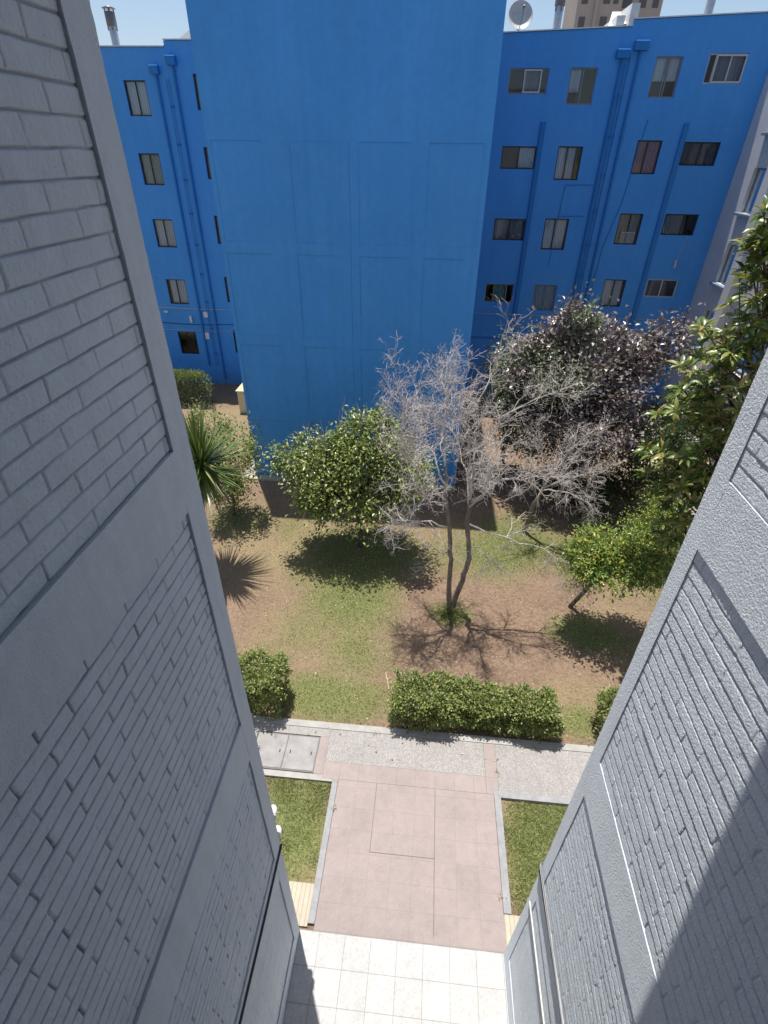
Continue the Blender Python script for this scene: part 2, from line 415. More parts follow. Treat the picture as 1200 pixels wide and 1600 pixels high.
for nm, a in (('slab_joint', (-.494,-.484,3.96,5.14)), ('slab_joint', (.622,.632,2.9,5.14)), ('slab_joint', (-.494,.632,3.95,3.96))):
    tag(MB().box(a[0],a[1],a[2],a[3],.03,.0535).build('joint_line', jm), kind='structure')

# utility cover
t = thing('utility_cover', (-2.3,5.6,.045), 'grey concrete double utility cover set in the white pebble sidewalk', 'manhole cover')
M_lid = plain('concrete_lid', (.27,.26,.255), .8, var=.2, scale=4, bump=.25)
MB().box(-3.05,-1.742,5.235,5.99,-.1,.04).build('frame', plain('cover_frame_steel', (.13,.12,.115), .6), t)
for x0, x1 in ((-3.03,-2.405),(-2.39,-1.765)):
    l = MB().box(x0,x1,5.26,5.965,.0,.052,.006).build('lid', M_lid, t)
    for hx in (x0+.1, x1-.1):
        MB().box(hx-.012,hx+.012,5.58,5.65,.04,.058,.004).build('lifting_slot', M_blackcable, l)

# grass blades
WEEDS = [(1.84,5.6),(-1.24,4.6),(1.735,3.5),(-.6,6.19),(2.6,6.19)]
def grass():
    P = []
    N = 330000
    X = rng.uniform(-7, 9, N); Y = rng.uniform(2.8, 16, N)
    g, s = greens(X, Y)
    k = rng.random(N) < (g**1.15)*.95
    X, Y = X[k], Y[k]
    bad = ((Y < 3.42) | ((Y > 5.08) & (Y < 6.4)) | ((X > -1.36) & (X < 1.87) & (Y < 5.4)) | ((X>-6.7)&(X<1.3)&(Y>15.8)))
    X, Y = X[~bad], Y[~bad]
    # dense lawns next to the entrance
    n2 = 26000
    XL = rng.uniform(-3.3,-1.36,n2); YL = rng.uniform(3.42,5.09,n2)
    XR = rng.uniform(1.87,4.2,n2); YR = rng.uniform(3.3,5.09,n2)
    bare = fbm(XL*2.2, YL*2.2, 41, 3) + np.clip((XL+1.75)*.5,0,.25) + np.clip((3.9-YL)*.5,0,.3)
    kl = rng.random(n2) > np.clip((bare-.33)*2.6,0,.93)
    bare = np.clip((2.15-XR)*1.4,0,.6) + .6*fbm(XR*2, YR*2, 43, 3)
    kr = rng.random(n2) > np.clip((bare-.32)*2.2,0,.9)
    X = np.concatenate([X, XL[kl], XR[kr]]); Y = np.concatenate([Y, YL[kl], YR[kr]])
    n = len(X); Z = gz(X, Y)
    wx = np.concatenate([rng.normal(a, .03, 16) for a, b in WEEDS]); wy = np.concatenate([rng.normal(b, .03, 16) for a, b in WEEDS])
    X = np.concatenate([X, wx]); Y = np.concatenate([Y, wy]); Z = np.concatenate([Z, np.full(len(wx), .052)]); n = len(X)
    h = rng.uniform(.025, .08, n); a = rng.uniform(0, 2*np.pi, n); wd = rng.uniform(.004, .009, n)
    lx = rng.normal(0, .028, n); ly = rng.normal(0, .028, n)
    V = np.zeros((n,3,3))
    V[:,0] = np.stack([X-np.cos(a)*wd, Y-np.sin(a)*wd, Z-.005], -1)
    V[:,1] = np.stack([X+np.cos(a)*wd, Y+np.sin(a)*wd, Z-.005], -1)
    V[:,2] = np.stack([X+lx, Y+ly, Z+h], -1)
    F = np.arange(n*3).reshape(-1,3)
    tag(np_mesh('grass', V.reshape(-1,3), F, L_grass), 'patchy short green and straw coloured grass on the bare garden soil', 'grass', kind='stuff')
grass()
def litter(name, N, keepf, hmin, hmax, wmin, wmax, mat, label, cat, flat):
    X = rng.uniform(-8, 11, N); Y = rng.uniform(6.4, 22, N)
    if name == 'leaf_litter': Y[:90] = rng.uniform(5.6, 6.3, 90); X[:90] = rng.uniform(-3, 5, 90)
    g, s_ = greens(X, Y)
    k = rng.random(N) < keepf(g, s_, X, Y)
    k &= ~((X > -6.7) & (X < 1.3) & (Y > 15.8))
    X, Y = X[k], Y[k]; n = len(X); Z = np.where(Y < 6.34, .063, gz(X, Y)+.004)
    a = rng.uniform(0, 2*np.pi, n); L = rng.uniform(hmin, hmax, n); W = rng.uniform(wmin, wmax, n)
    dx, dy = np.cos(a)*L, np.sin(a)*L; tz = rng.uniform(.0, flat, n)
    V = np.zeros((n,4,3))
    V[:,0] = np.stack([X,Y,Z],-1); V[:,1] = np.stack([X+dx*.5-np.sin(a)*W, Y+dy*.5+np.cos(a)*W, Z+tz*.6+.004],-1)
    V[:,2] = np.stack([X+dx,Y+dy,Z+tz],-1); V[:,3] = np.stack([X+dx*.5+np.sin(a)*W, Y+dy*.5-np.cos(a)*W, Z+tz*.6+.002],-1)
    tag(np_mesh(name, V.reshape(-1,3), np.arange(n*4).reshape(-1,4), mat), label, cat, kind='stuff')
L_straw = leafmat('dry_straw', [(0, (.22,.16,.09)), (.6, (.38,.3,.17)), (1, (.52,.44,.28))], .8, .1, .1)
L_litter = leafmat('dry_leaf_litter', [(0, (.14,.085,.05)), (.5, (.3,.2,.11)), (.85, (.45,.35,.2)), (1, (.6,.54,.38))], .7, .1, .2)
litter('dry_straw', 150000, lambda g, s_, X, Y: np.clip(s_*1.5+g*.3, 0, .9), .03, .1, .002, .004, L_straw, 'dry straw coloured dead grass lying over the garden soil', 'dry grass', .03)
litter('leaf_litter', 9000, lambda g, s_, X, Y: .25+.6*fbm(X, Y, 91, 3)**2+.3*(np.hypot(X-1, Y-9.5) < 2.2), .025, .07, .008, .018, L_litter, 'small fallen dry leaves scattered over the garden soil', 'leaf litter', .015)

# ------------------------------------------------------------------ near grey walls
XL, XR, YF = -1.45, 1.69, 2.765
RECESS = .021; RECESS_R = .008
def brick_panel(side, y0, y1, z0, z1, step, seed, parent, ncourse=23, jd=.014, rough=1.0, blen=.36, name='brick_panel'):
    ny = int((y1-y0)/step)+1; nz = int((z1-z0)/step)+1
    y = np.linspace(y0, y1, ny); z = np.linspace(z0, z1, nz)
    Yg, Zg = np.meshgrid(y, z)
    ch = (z1-z0)/ncourse
    wz = Zg - z0 + (fbm(Yg*5, Zg*5, seed, 3)-.45)*(.012 if z0 > 8.3 else .016)
    row = np.floor(wz/ch)
    ro = hsh(row, row*0+3, seed)*.03
    wy = Yg + (fbm(Yg*6, Zg*6, seed+5, 3)-.45)*.02 + np.where(row % 2 == 0, 0, blen/2) + ro
    cl = np.floor(wy/blen)
    dz = np.minimum(wz-row*ch, (row+1)*ch-wz); dy = np.minimum(wy-cl*blen, (cl+1)*blen-wy)
    # joint fill: some joints are nearly painted shut
    fz = np.clip((fbm(Yg*2.2, row*1.7, seed+9, 2))*2.6+.1, .5, 1.0)
    fy = np.clip(hsh(cl, row, seed+2)*1.3, .15, 1.0)
    wj = .0035+.0035*fbm(Yg*9, Zg*9, seed+21, 2)
    jz = np.clip(1-(dz-wj*.5)/(wj*1.0+.002), 0, 1); jz = jz*jz*(3-2*jz)*fz
    jy = np.clip(1-(dy-wj*.6)/(wj*1.1+.002), 0, 1); jy = jy*jy*(3-2*jy)*fy
    off = (hsh(cl, row, seed+31)-.5)*.006
    tilt = (hsh(cl, row, seed+33)-.5)*.05*(wz-row*ch-ch/2)
    h = off*(.6 if side == 'L' else 1)+tilt*(.5 if side == 'L' else 1) - jd*(.62 if z0 > 8.3 else 1.0)*np.maximum(jz, jy*.8) + rough*((fbm(Yg*14, Zg*14, seed+40, 3)-.45)*.006 + (vnoise(Yg*60, Zg*60, seed+50)-.5)*.0022)
    # a few missing mortar holes at head joints
    h -= .012*np.clip(1-dy/.012,0,1)*np.clip(1-np.abs(dz-ch*.25)/.025,0,1)*(hsh(cl,row,seed+60) > .95)
    h = np.clip(h, -.03, .012)
    e = np.minimum.reduce([Yg-y0, y1-Yg, Zg-z0, z1-Zg])
    if side == 'L': X = XL - RECESS + h; flip = False
    else: X = XR + RECESS_R - h*.55; flip = True
    V = np.stack([X, Yg, Zg], -1).reshape(-1,3)
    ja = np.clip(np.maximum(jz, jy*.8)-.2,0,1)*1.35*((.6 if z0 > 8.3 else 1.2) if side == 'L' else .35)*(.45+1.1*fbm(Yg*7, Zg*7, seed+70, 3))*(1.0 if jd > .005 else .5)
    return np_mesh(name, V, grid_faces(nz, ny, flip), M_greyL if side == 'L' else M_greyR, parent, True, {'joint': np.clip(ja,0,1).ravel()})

def near_wall(side):
    L = side == 'L'
    x = XL if L else XR; s = -1 if L else 1; rec = RECESS if L else RECESS_R; wm_ = M_greyL if L else M_greyR
    if L:
        t = thing('brick_wall', (XL, YF, 0), 'grey painted brick wall filling the left side, its rough courses all in shade', 'wall')
        beams = [(2.53,3.10),(5.27,5.83),(8.12,8.55),(10.93,11.4)]; cy = 2.555
        panels = [(.44,2.53,.012,1,'D'),(3.10,5.27,.005,0,'C'),(5.83,8.12,.0042,0,'B'),(8.55,10.93,.0045,0,'A')]
    else:
        t = thing('brick_wall', (XR, YF, 0), 'grey painted brick wall on the right, sunlit and crossed by a diagonal shadow edge', 'wall')
        beams = [(2.62,3.10),(5.11,5.68),(8.05,8.53),(10.9,11.4)]; cy = 2.605
        panels = [(.44,2.62,.012,1,'D'),(3.10,5.11,.008,0,'C'),(5.68,8.05,.0058,0,'B'),(8.53,10.9,.0058,0,'A')]
    # concrete frame (front column, storey beams), standing proud of the brick; the mass of the building behind
    def frame_sheet(name, y0, y1, z0, z1, step, seed):
        ny = max(2, int((y1-y0)/step)+1); nz = max(2, int((z1-z0)/step)+1)
        Yg, Zg = np.meshgrid(np.linspace(y0,y1,ny), np.linspace(z0,z1,nz))
        h = (fbm(Yg*5, Zg*5, seed, 3)-.45)*.009 + (fbm(Yg*26, Zg*26, seed+3, 2)-.38)*.004
        wob = (fbm(Zg*4, Yg*0, seed+7, 3)-.45)*.012
        edge = np.minimum.reduce([Yg-y0, y1-Yg, Zg-z0, z1-Zg])
        X = x - s*h*(1 if L else .5)
        return X, Yg, Zg, ny, nz
    def frame_piece(name, y0, y1, z0, z1, step, seed, parent=t):
        X, Yg, Zg, ny, nz = frame_sheet(name, y0, y1, z0, z1, step, seed)
        V = np.stack([X,Yg,Zg],-1)
        # returns: rounded lips going back to the recess along all four sides
        V2 = V.copy()
        F = grid_faces(nz, ny, not L)
        verts = [V.reshape(-1,3)]; faces = [F]; base = V.reshape(-1,3).shape[0]
        def lip(edge):
            nonlocal base
            n = len(edge); a = edge.copy(); b = edge.copy(); b[:,0] = x + s*(rec+.035)
            verts.append(np.concatenate([a,b])); i = np.arange(n-1)
            q = np.stack([base+i, base+i+1, base+n+i+1, base+n+i], -1); faces.append(q); base += 2*n
        lip(V[0]); lip(V[-1]); lip(V[:,0]); lip(V[:,-1])
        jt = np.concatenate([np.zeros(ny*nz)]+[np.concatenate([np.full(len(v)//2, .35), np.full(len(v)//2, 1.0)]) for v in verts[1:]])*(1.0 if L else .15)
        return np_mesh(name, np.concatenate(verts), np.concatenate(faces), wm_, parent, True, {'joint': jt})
    Y0 = -3.0
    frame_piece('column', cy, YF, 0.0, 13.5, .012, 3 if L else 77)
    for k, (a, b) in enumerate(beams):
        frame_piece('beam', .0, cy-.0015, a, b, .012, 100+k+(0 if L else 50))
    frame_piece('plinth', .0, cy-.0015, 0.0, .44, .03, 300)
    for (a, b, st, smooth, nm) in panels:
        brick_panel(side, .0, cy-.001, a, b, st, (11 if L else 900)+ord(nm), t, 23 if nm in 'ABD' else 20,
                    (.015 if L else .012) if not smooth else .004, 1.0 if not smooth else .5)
    # the rest of the building's mass
    m = MB()
    if L: m.box(-9, XL-RECESS-.034, Y0, YF-.002, 0, 13.5); m.box(XL-RECESS-.034, XL, Y0, -.002, 0, 13.5); m.box(XL-RECESS-.034, XL, -.002, YF-.004, 11.4, 13.5)
    else: m.box(XR+RECESS_R+.034, 9, Y0, YF-.002, 0, 13.5); m.box(XR, XR+RECESS_R+.034, Y0, -.002, 0, 13.5); m.box(XR, XR+RECESS_R+.034, -.002, YF-.004, 11.4, 13.5)
    m.build('building_mass', wm_, t)
    return t
wl = near_wall('L'); wr = near_wall('R')
# roof of the grey building: its front edge throws the diagonal shadow on the right wall
MB().box(-9.2, 9.2, -5, 2.625, 13.502, 13.75).build('roof', M_conc, wr)
MB().box(XL+.001, XR-.001, -3.2, -3.0, 0, 13.5).build('back_wall', M_greyL, wl)

# cables along the right wall
for k, (dz, r, mt) in enumerate([(0,.010,M_cable),(.028,.008,M_cable),(-.024,.011,M_blackcable),(.05,.007,M_frameG),(-.05,.009,M_cable)]):
    pts = [(XR-.022-.004*(k%2), y, 3.15+dz-.05*math.sin((y+.2)*1.1+k*.4)*.35-.02*(k%3)*math.sin(y*3)) for y in np.linspace(0.2, 2.74, 22)]
    pts.append((XR-.01, 2.79, 3.13+dz)); pts.append((XR+.25, 2.80, 3.12+dz))
    tag(MB().tube(pts, r, 6).build('cable', mt, None, True), 'one of the pale and dark cables bundled along the foot of the right grey wall', 'cable', 'cables along the right grey wall')
o = MB().box(XR-.018, XR-.001, .2, 2.7, 2.29, 2.312).build('conduit', M_cable); tag(o, 'thin pale conduit strip below the cable bundle on the right wall', 'conduit')
o = MB().tube([(XL+.014, y, 2.98-.01*math.sin(y*4)) for y in np.linspace(.2,2.77,12)], .013, 6).build('cable', M_blackcable, None, True)
tag(o, 'dark cable running along the storey beam of the left grey wall', 'cable')
# lamps on the front face of the left wall
for z in (3.68, 3.17):
    t = thing('wall_lamp', (XL-.03, YF, z), 'white round bulkhead lamp on the left wall edge, %s of the two' % ('upper' if z > 3.4 else 'lower'), 'wall lamp', 'white lamps on the edge of the left wall')
    MB().lathe((XL-.04, YF, z), [(0,.0),(.06,0),(.065,.02),(.05,.03)], (0,1,0), 16).build('base', M_white, t, True)
    MB().lathe((XL-.04, YF+.03, z), [(.055,0),(.06,.03),(.052,.07),(.03,.095),(0,.1)], (0,1,0), 16).build('globe', M_bagwhite, t, True)
    MB().tube([(XL-.03,YF+.01,z+.06),(XL-.02,YF+.03,z+.12),(XL-.03,YF+.012,z+.2)], .009, 6).build('cord', M_cable, t)

# ------------------------------------------------------------------ blue apartment building
YB = 25.0
blue = thing('apartment_building', (-2.5, 16.2, 0), 'bright blue painted apartment block with a blank projecting tower across the garden', 'building')
def facade(x0, x1, ztop, holes, name):
    xs = sorted({x0, x1, *[h[0] for h in holes], *[h[1] for h in holes]})
    zs = sorted({0.0, 13.0, *[h[2] for h in holes], *[h[3] for h in holes]})
    m = MB(); d = .13
    for i in range(len(xs)-1):
        for j in range(len(zs)-1):
            cx = (xs[i]+xs[i+1])/2; cz = (zs[j]+zs[j+1])/2
            if any(h[0] < cx < h[1] and h[2] < cz < h[3] for h in holes): continue
            m.face((xs[i],YB,zs[j]),(xs[i+1],YB,zs[j]),(xs[i+1],YB,zs[j+1]),(xs[i],YB,zs[j+1]))
        za, zb = ztop(xs[i]), ztop(xs[i+1])
        m.face((xs[i],YB,13.0),(xs[i+1],YB,13.0),(xs[i+1],YB,zb),(xs[i],YB,za))
        m.face((xs[i],YB,za),(xs[i+1],YB,zb),(xs[i+1],YB+8,zb),(xs[i],YB+8,za))
        m.face((xs[i],YB+8,0),(xs[i],YB+8,za),(xs[i+1],YB+8,zb),(xs[i+1],YB+8,0))
    for (a,b,c,e) in holes:
        m.face((a,YB,c),(a,YB,e),(a,YB+d,e),(a,YB+d,c)); m.face((b,YB,c),(b,YB+d,c),(b,YB+d,e),(b,YB,e))
        m.face((a,YB,c),(a,YB+d,c),(b,YB+d,c),(b,YB,c)); m.face((a,YB,e),(b,YB,e),(b,YB+d,e),(a,YB+d,e))
    for xx in (x0, x1):
        m.face((xx,YB,0),(xx,YB+8,0),(xx,YB+8,ztop(xx)),(xx,YB,ztop(xx)))
    m.build(name, M_blue, blue)
    MB().face((x0,YB+.75,0),(x1,YB+.75,0),(x1,YB+.75,13),(x0,YB+.75,13)).build('interior', M_dark, blue)
def window(h, fr, cur=None, split=(.5,), cover=(0,1), half=None, sash=None, fw=.045):
    a, b, c, e = h; y = YB+.06
    m = MB()
    m.box(a,b,y,y+.05,c,c+fw); m.box(a,b,y,y+.05,e-fw,e); m.box(a,a+fw,y,y+.05,c+fw,e-fw); m.box(b-fw,b,y,y+.05,c+fw,e-fw)
    for q in split:
        x = a+(b-a)*q; m.box(x-.022,x+.022,y+.004,y+.046,c+fw,e-fw)
    win = m.build('window', fr, blue)
    MB().face((a+fw,y+.03,c+fw),(b-fw,y+.03,c+fw),(b-fw,y+.03,e-fw),(a+fw,y+.03,e-fw)).build('pane', M_glass, win)
    if sash:
        q0, q1, mt = sash; xa = a+(b-a)*q0; xb = a+(b-a)*q1
        s = MB(); yy = y-.035
        for bx in ((xa,xb,c+.03,c+.08),(xa,xb,e-.08,e-.03),(xa,xa+.05,c+.08,e-.08),(xb-.05,xb,c+.08,e-.08)): s.box(bx[0],bx[1],yy,yy+.03,bx[2],bx[3])
        s.build('sash', mt, win)
    if cur:
        xa = a+(b-a)*cover[0]; xb = a+(b-a)*cover[1]; n = 26
        zt = e if half is None else e; zb = c if half is None else c+(e-c)*half
        V = []; ph = rnd.random()*6
        for i in range(n+1):
            x = xa+(xb-xa)*i/n; yy = y+.13+.02*math.sin(i*1.9+ph)+.01*math.sin(i*4.1+ph)
            V.append(((x,yy,zb),(x,yy,zt)))
        s = MB()
        for i in range(n): s.face(V[i][0],V[i+1][0],V[i+1][1],V[i][1])
        s.build('curtain', M_cur[cur], win, True)
    return win
WL = {'L1':(-12.48,-11.6,11.05,12.16),'L2':(-12.5,-11.62,8.72,9.83),'L3':(-12.5,-11.6,6.34,7.45),'L4':(-12.47,-11.56,3.9,5.0),'L5':(-12.44,-11.52,1.5,2.6),
      'N1':(-9.66,-8.7,11.26,12.36),'N2':(-9.68,-8.7,8.97,10.07),'N3':(-9.68,-8.7,6.54,7.64),'N4':(-9.65,-8.7,4.07,5.17),'N5':(-9.62,-8.7,1.67,2.76)}
WR = {'R11':(2.3,3.71,11.82,12.56),'R12':(4.48,5.42,11.52,12.58),'R13':(7.38,8.3,11.74,12.89),'R14':(9.18,10.48,12.14,12.98),
      'R21':(2.35,3.68,9.5,10.24),'R22':(4.5,5.43,9.16,10.26),'R23':(7.41,8.33,9.4,10.48),'R24':(9.15,10.47,9.7,10.45),
      'R31':(2.38,3.67,6.98,7.78),'R32':(4.45,5.42,6.66,7.82),'R33':(7.41,8.33,6.93,8.06),'R34':(9.2,10.5,7.32,8.08),
      'R41':(2.33,3.57,4.47,5.25),'R42':(4.46,5.45,4.17,5.27),'R43':(7.42,8.33,4.45,5.57),'R44':(9.22,10.51,4.9,5.63)}
facade(-20, -10.6, lambda x: 13.12, [WL[k] for k in ('L1','L2','L3','L4','L5')], 'wall')
facade(-10.598, -6.17, lambda x: 13.31, [WL[k] for k in ('N1','N2','N3','N4','N5')], 'wall')
facade(1.24, 6.33, lambda x: 13.47+.19*(x-1.24)/5.09, [WR[k] for k in WR if k[2] in '12'], 'wall')
facade(6.332, 22, lambda x: 13.84+.16*(x-6.33)/4.3, [WR[k] for k in WR if k[2] in '34'], 'wall')
D_, W_, G_ = M_frameD, M_frameW, M_frameG
window(WL['L1'],D_,'white'); window(WL['L2'],D_,'green'); window(WL['L3'],D_,'white'); window(WL['L4'],D_,'white',cover=(.1,1)); window(WL['L5'],D_,'brown',cover=(.5,.75),half=.1)
for k in ('N1','N2','N3','N4','N5'): window(WL[k],D_,'grey' if k!='N1' else 'brown')
window(WR['R11'],G_,'grey',(.4,.8),(.4,.8),None,(.38,.83,W_)); window(WR['R12'],G_,'white',(.5,),(0,.45),.35,None); window(WR['R13'],G_,'white',(.45,.55),(0,1),.42)
window(WR['R14'],W_,'grey',(.2,.6),(.2,1),None,(.2,1,W_)); window(WR['R21'],D_,'white',(.5,),(.5,1)); window(WR['R22'],D_,'white',(.4,.78),(0,.85))
window(WR['R23'],D_,'pink',(.45,)); window(WR['R24'],D_,'brown',(.5,),(0,1),.1); window(WR['R31'],D_,'grey',(.5,),(.12,.95)); window(WR['R32'],D_,'white',(.45,),(.05,.95))
window(WR['R33'],D_,'grey',(.5,),(.1,.9),.0); window(WR['R34'],D_,'grey',(.6,),(.1,.6)); window(WR['R41'],G_,'green',(.3,.75),(.3,.75)); window(WR['R42'],G_,'white',(.55,),(0,1))
window(WR['R43'],D_,'white',(.5,),(0,.9)); window(WR['R44'],W_,'brown',(.5,))
# safety rail in front of R33
m = MB()
for q in np.linspace(.25,.8,9): m.box(7.41+.92*q-.008,7.41+.92*q+.008,YB-.02,YB-.006,6.98,7.38)
m.box(7.62,8.17,YB-.02,YB-.006,7.38,7.40).build('railing', W_, blue)

# tower
TX0, TX1, TY, TH = -6.17, 1.24, 16.2, 14.0
m = MB(); pr = .010
m.box(TX0, TX1, TY+pr, YB-.002, 0, TH)
cols = [(-6.17,-6.05),(-4.72,-3.96),(-2.65,-2.15),(-.72,-.32),(1.08,1.24)]
for (a,b) in cols: m.box(a,b,TY,TY+pr,0,TH)
for i in range(4):
    a = cols[i][1]; b = cols[i+1][0]
    for z0, z1 in ((0,.22),(2.27,2.62),(4.88,5.2),(7.53,7.85),(10.2,14.0)): m.box(a,b,TY+.0005,TY+pr,z0,z1)
m.build('tower', M_blue, blue)
jb = plain('blue_joint', (.05,.25,.62), .85)
MB().box(-2.41,-2.394,TY-.003,TY-.0006,1.0,10.2).build('expansion_joint', jb, blue)
for z in (2.27,4.88,7.53,10.2):
    for i in range(4):
        a = cols[i][1]; b = cols[i+1][0]
        m = MB()
        if z < 10:
            y0_, y1_ = TY-.002, TY+.006
            m.face((a,y0_,z-.008),(b-.1*i,y0_,z-.008),(b-.1*i,y0_,z+.006),(a,y0_,z+.006))
            i0 = len(m.v); m.v += [(a-.005,y0_,z-2.2+.3*i),(a+.008,y0_,z-2.2+.3*i)]; m.f.append((i0, i0+1, 0, 0+3) if False else (i0, i0+1, 0))
        elif i != 1: m.box(a,b,TY-.002,TY+.006,z-.006,z+.006)
        if m.v: m.build('panel_joint', jb, blue)

# roof flashings
for (xa,xb,za,zb) in ((-20,-10.6,13.12,13.12),(-10.598,-6.18,13.31,13.31),(1.25,6.33,13.47,13.66),(6.332,22,13.84,14.42)):
    m = MB(); m.face((xa,YB-.05,za+.012),(xb,YB-.05,zb+.012),(xb,YB-.05,zb+.045),(xa,YB-.05,za+.045))
    m.face((xa,YB-.05,za+.045),(xb,YB-.05,zb+.045),(xb,YB+7.9,zb+.5),(xa,YB+7.9,za+.5))
    m.face((xa,YB-.05,za+.012),(xa,YB+7.9,za+.012),(xb,YB+7.9,zb+.012),(xb,YB-.05,zb+.012))
    m.build('roof', M_roofedge, blue)
# white gable ends of the roof fire walls
def gable(x0, x1, z, hh, y0, thick):
    m = MB()
    pts = [(x0,z),(x1,z),(x1,z+hh*.7),((x0*.35+x1*.65),z+hh),(x0,z+.12)]
    n = len(pts)
    m.v += [(p[0],y0,p[1]) for p in pts]+[(p[0],y0+thick,p[1]) for p in pts]
    m.f.append(tuple(range(n))); m.f.append(tuple(range(2*n-1,n-1,-1)))
    for i in range(n):
        j = (i+1)%n; m.f.append((i,i+n,j+n,j))
    return m
gable(-10.4,-8.0,13.36,.95,YB+1.0,3).build('gable', M_white, blue)
m = MB()
for (dx, dz, h) in ((0,0,.36),(.42,.05,.62)):   # stepped white fire wall leaning up beside the roof step
    x = 5.75+dx
    m.box(x,x+.28,YB+.05,YB+2.6,13.6+dz,13.6+dz+h)
m.face((5.55,YB+.3,13.66),(6.5,YB+.3,13.86),(6.5,YB+1.6,14.3),(5.9,YB+1.6,14.3))
m.build('fire_wall', M_white, blue)

# downpipes and rain boxes
def pipe(x, z0, z1, r=.047, y=None):
    pm = MB(); pm.tube([(x,YB-.07,z0),(x,YB-.07,z1)], r, 10)
    for k in range(int((z1-z0)/1.22)):
        zc = z0+.6+1.22*k; pm.lathe((x,YB-.07,zc), [(r+.001,-.035),(r+.014,-.03),(r+.014,.03),(r+.001,.035)], n=10); pm.box(x-.02,x+.02,YB-.06,YB-.001,zc-.02,zc+.02)
    pm.build('downpipe', M_bluepipe, blue, False); return
for (bx0,bx1,bz0,bz1,zb) in ((-11.28,-10.93,12.33,12.6,1.0),(-10.58,-10.2,12.6,12.88,.3),(5.95,6.4,12.82,13.07,.2),(6.5,6.98,13.03,13.3,.2)):
    MB().box(bx0,bx1,YB-.2,YB-.001,bz0,bz1,.02).build('rain_box', M_bluepipe, blue); pipe((bx0+bx1)/2+.02, zb, bz0)
for (x,z0,z1,r) in ((6.45,.2,12.9,.02),(-10.72,1,12.2,.012),(-10.62,1,12.2,.01),(6.33,.2,12.7,.016)):
    pipe(x,z0,z1,r)
for x in (3.78, 9.02):
    MB().box(x-.09,x+.09,YB-.09,YB-.001,.2,11.0,.015).build('duct', M_bluepipe, blue)
def cable(pts, r, mt): MB().tube(pts, r, 5).build('facade_cable', mt, blue)
cable([(x,YB-.03,3.74-.03*math.sin((x+13)*.9)) for x in np.linspace(-13.2,-8,10)], .018, M_cable)
cable([(x,YB-.03,2.70+.02*math.sin(x*2)) for x in np.linspace(-13.2,-8,10)], .012, M_cable)
cable([(x,YB-.03,3.02-.04*math.sin((x+13)*1.1)) for x in np.linspace(-13.2,-8,10)], .014, M_blackcable)
cable([(x,YB-.03,3.98) for x in np.linspace(1.3,11.2,6)], .014, M_cable)
cable([(x,YB-.02,2.9) for x in (1.3,4.4)], .03, M_bluepipe)
cable([(5.0,YB-.02,9.0),(6.1,YB-.02,9.02)], .012, M_bluepipe); cable([(4.9,YB-.02,7.9),(5.95,YB-.02,7.93)], .012, M_bluepipe); cable([(4.9,YB-.02,6.0),(5.0,YB-.02,9.0)], .012, M_bluepipe)
cable([(7.6,YB-.02,11.1),(7.35,YB-.02,8.4),(7.0,YB-.03,6.8),(6.9,YB-.02,4.6)], .014, M_bluepipe)
for (x,z,w_,h_) in ((-11.58,3.25,.12,.3),(-10.8,3.48,.2,.24),(-10.9,2.48,.2,.3),(-12.75,3.55,.2,.07)):
    MB().box(x-w_/2,x+w_/2,YB-.12,YB-.001,z-h_/2,z+h_/2,.015).build('junction_box', M_white, blue)
MB().box(10.07,10.15,YB-.12,YB-.02,6.1,6.4,.01).build('junction_box', M_frameW, blue)
cable([(10.3,YB-.02,7.3),(10.1,YB-.05,6.3)], .01, M_cable)
# flues on the roof
def flue(x, y, z, h, r):
    m = MB(); m.lathe((x,y,z), [(r,0),(r,h*.48),(r*.92,h*.5),(r*.92,h*.56)], n=16)
    f = m.build('chimney', M_galv, blue, True)
    c = MB(); c.lathe((x,y,z), [(r*1.25,h*.56),(r*1.3,h*.58),(r*1.3,h*.9),(r*1.2,h*.91)], n=16)
    for q in range(4):
        a = q*math.pi/2+.4; px, py = x+r*1.1*math.cos(a), y+r*1.1*math.sin(a)
        c.box(px-.015,px+.015,py-.015,py+.015,z+h*.45,z+h*1.0)
    c.lathe((x,y,z), [(0,h*1.06),(r*1.7,h*.99),(r*1.65,h*.97),(0,h*1.0)], n=16)
    c.build('cowl', plain('dull_zinc', (.2,.18,.19), .5, .5), f, True)
flue(-12.6,YB+.3,13.1,1.15,.14); flue(3.8,YB+.4,13.5,1.35,.14); flue(8.86,YB+.4,13.85,1.6,.14)

# satellite dish
t = thing('satellite_dish', (2.4,YB+.2,13.5), 'round pale satellite dish on the roof edge right of the blue tower', 'satellite dish')
ax = Vector((.12,-.93,.34)).normalized(); c0 = Vector((2.46,YB+.15,14.0))
m = MB(); R0 = .42
prof = [(R0*q, -.16*(1-q*q)) for q in (0.001,.25,.5,.75,1.0)]+[(R0*1.02,.006),(R0*.99,-.02)]+[(R0*q, -.16*(1-q*q)-.015) for q in (.75,.5,.25,.001)]
m.lathe(c0, prof, ax, 28); m.build('reflector', plain('dish_paint', (.5,.5,.5), .5), t, True)
MB().tube([c0-Vector((0,0,R0*.98)), c0+ax*.3+Vector((0,0,-.22)), c0+ax*.42], .014, 6).build('feed_arm', M_frameG, t)
MB().lathe(c0+ax*.4, [(0,-.05),(.04,-.05),(.045,.05),(0,.06)], ax, 12).build('receiver', M_frameG, t, True)
MB().tube([c0-ax*.17, c0-ax*.25+Vector((0,0,-.2)), (2.46,YB+.3,13.5)], .03, 8).build('mast', M_galv, t)

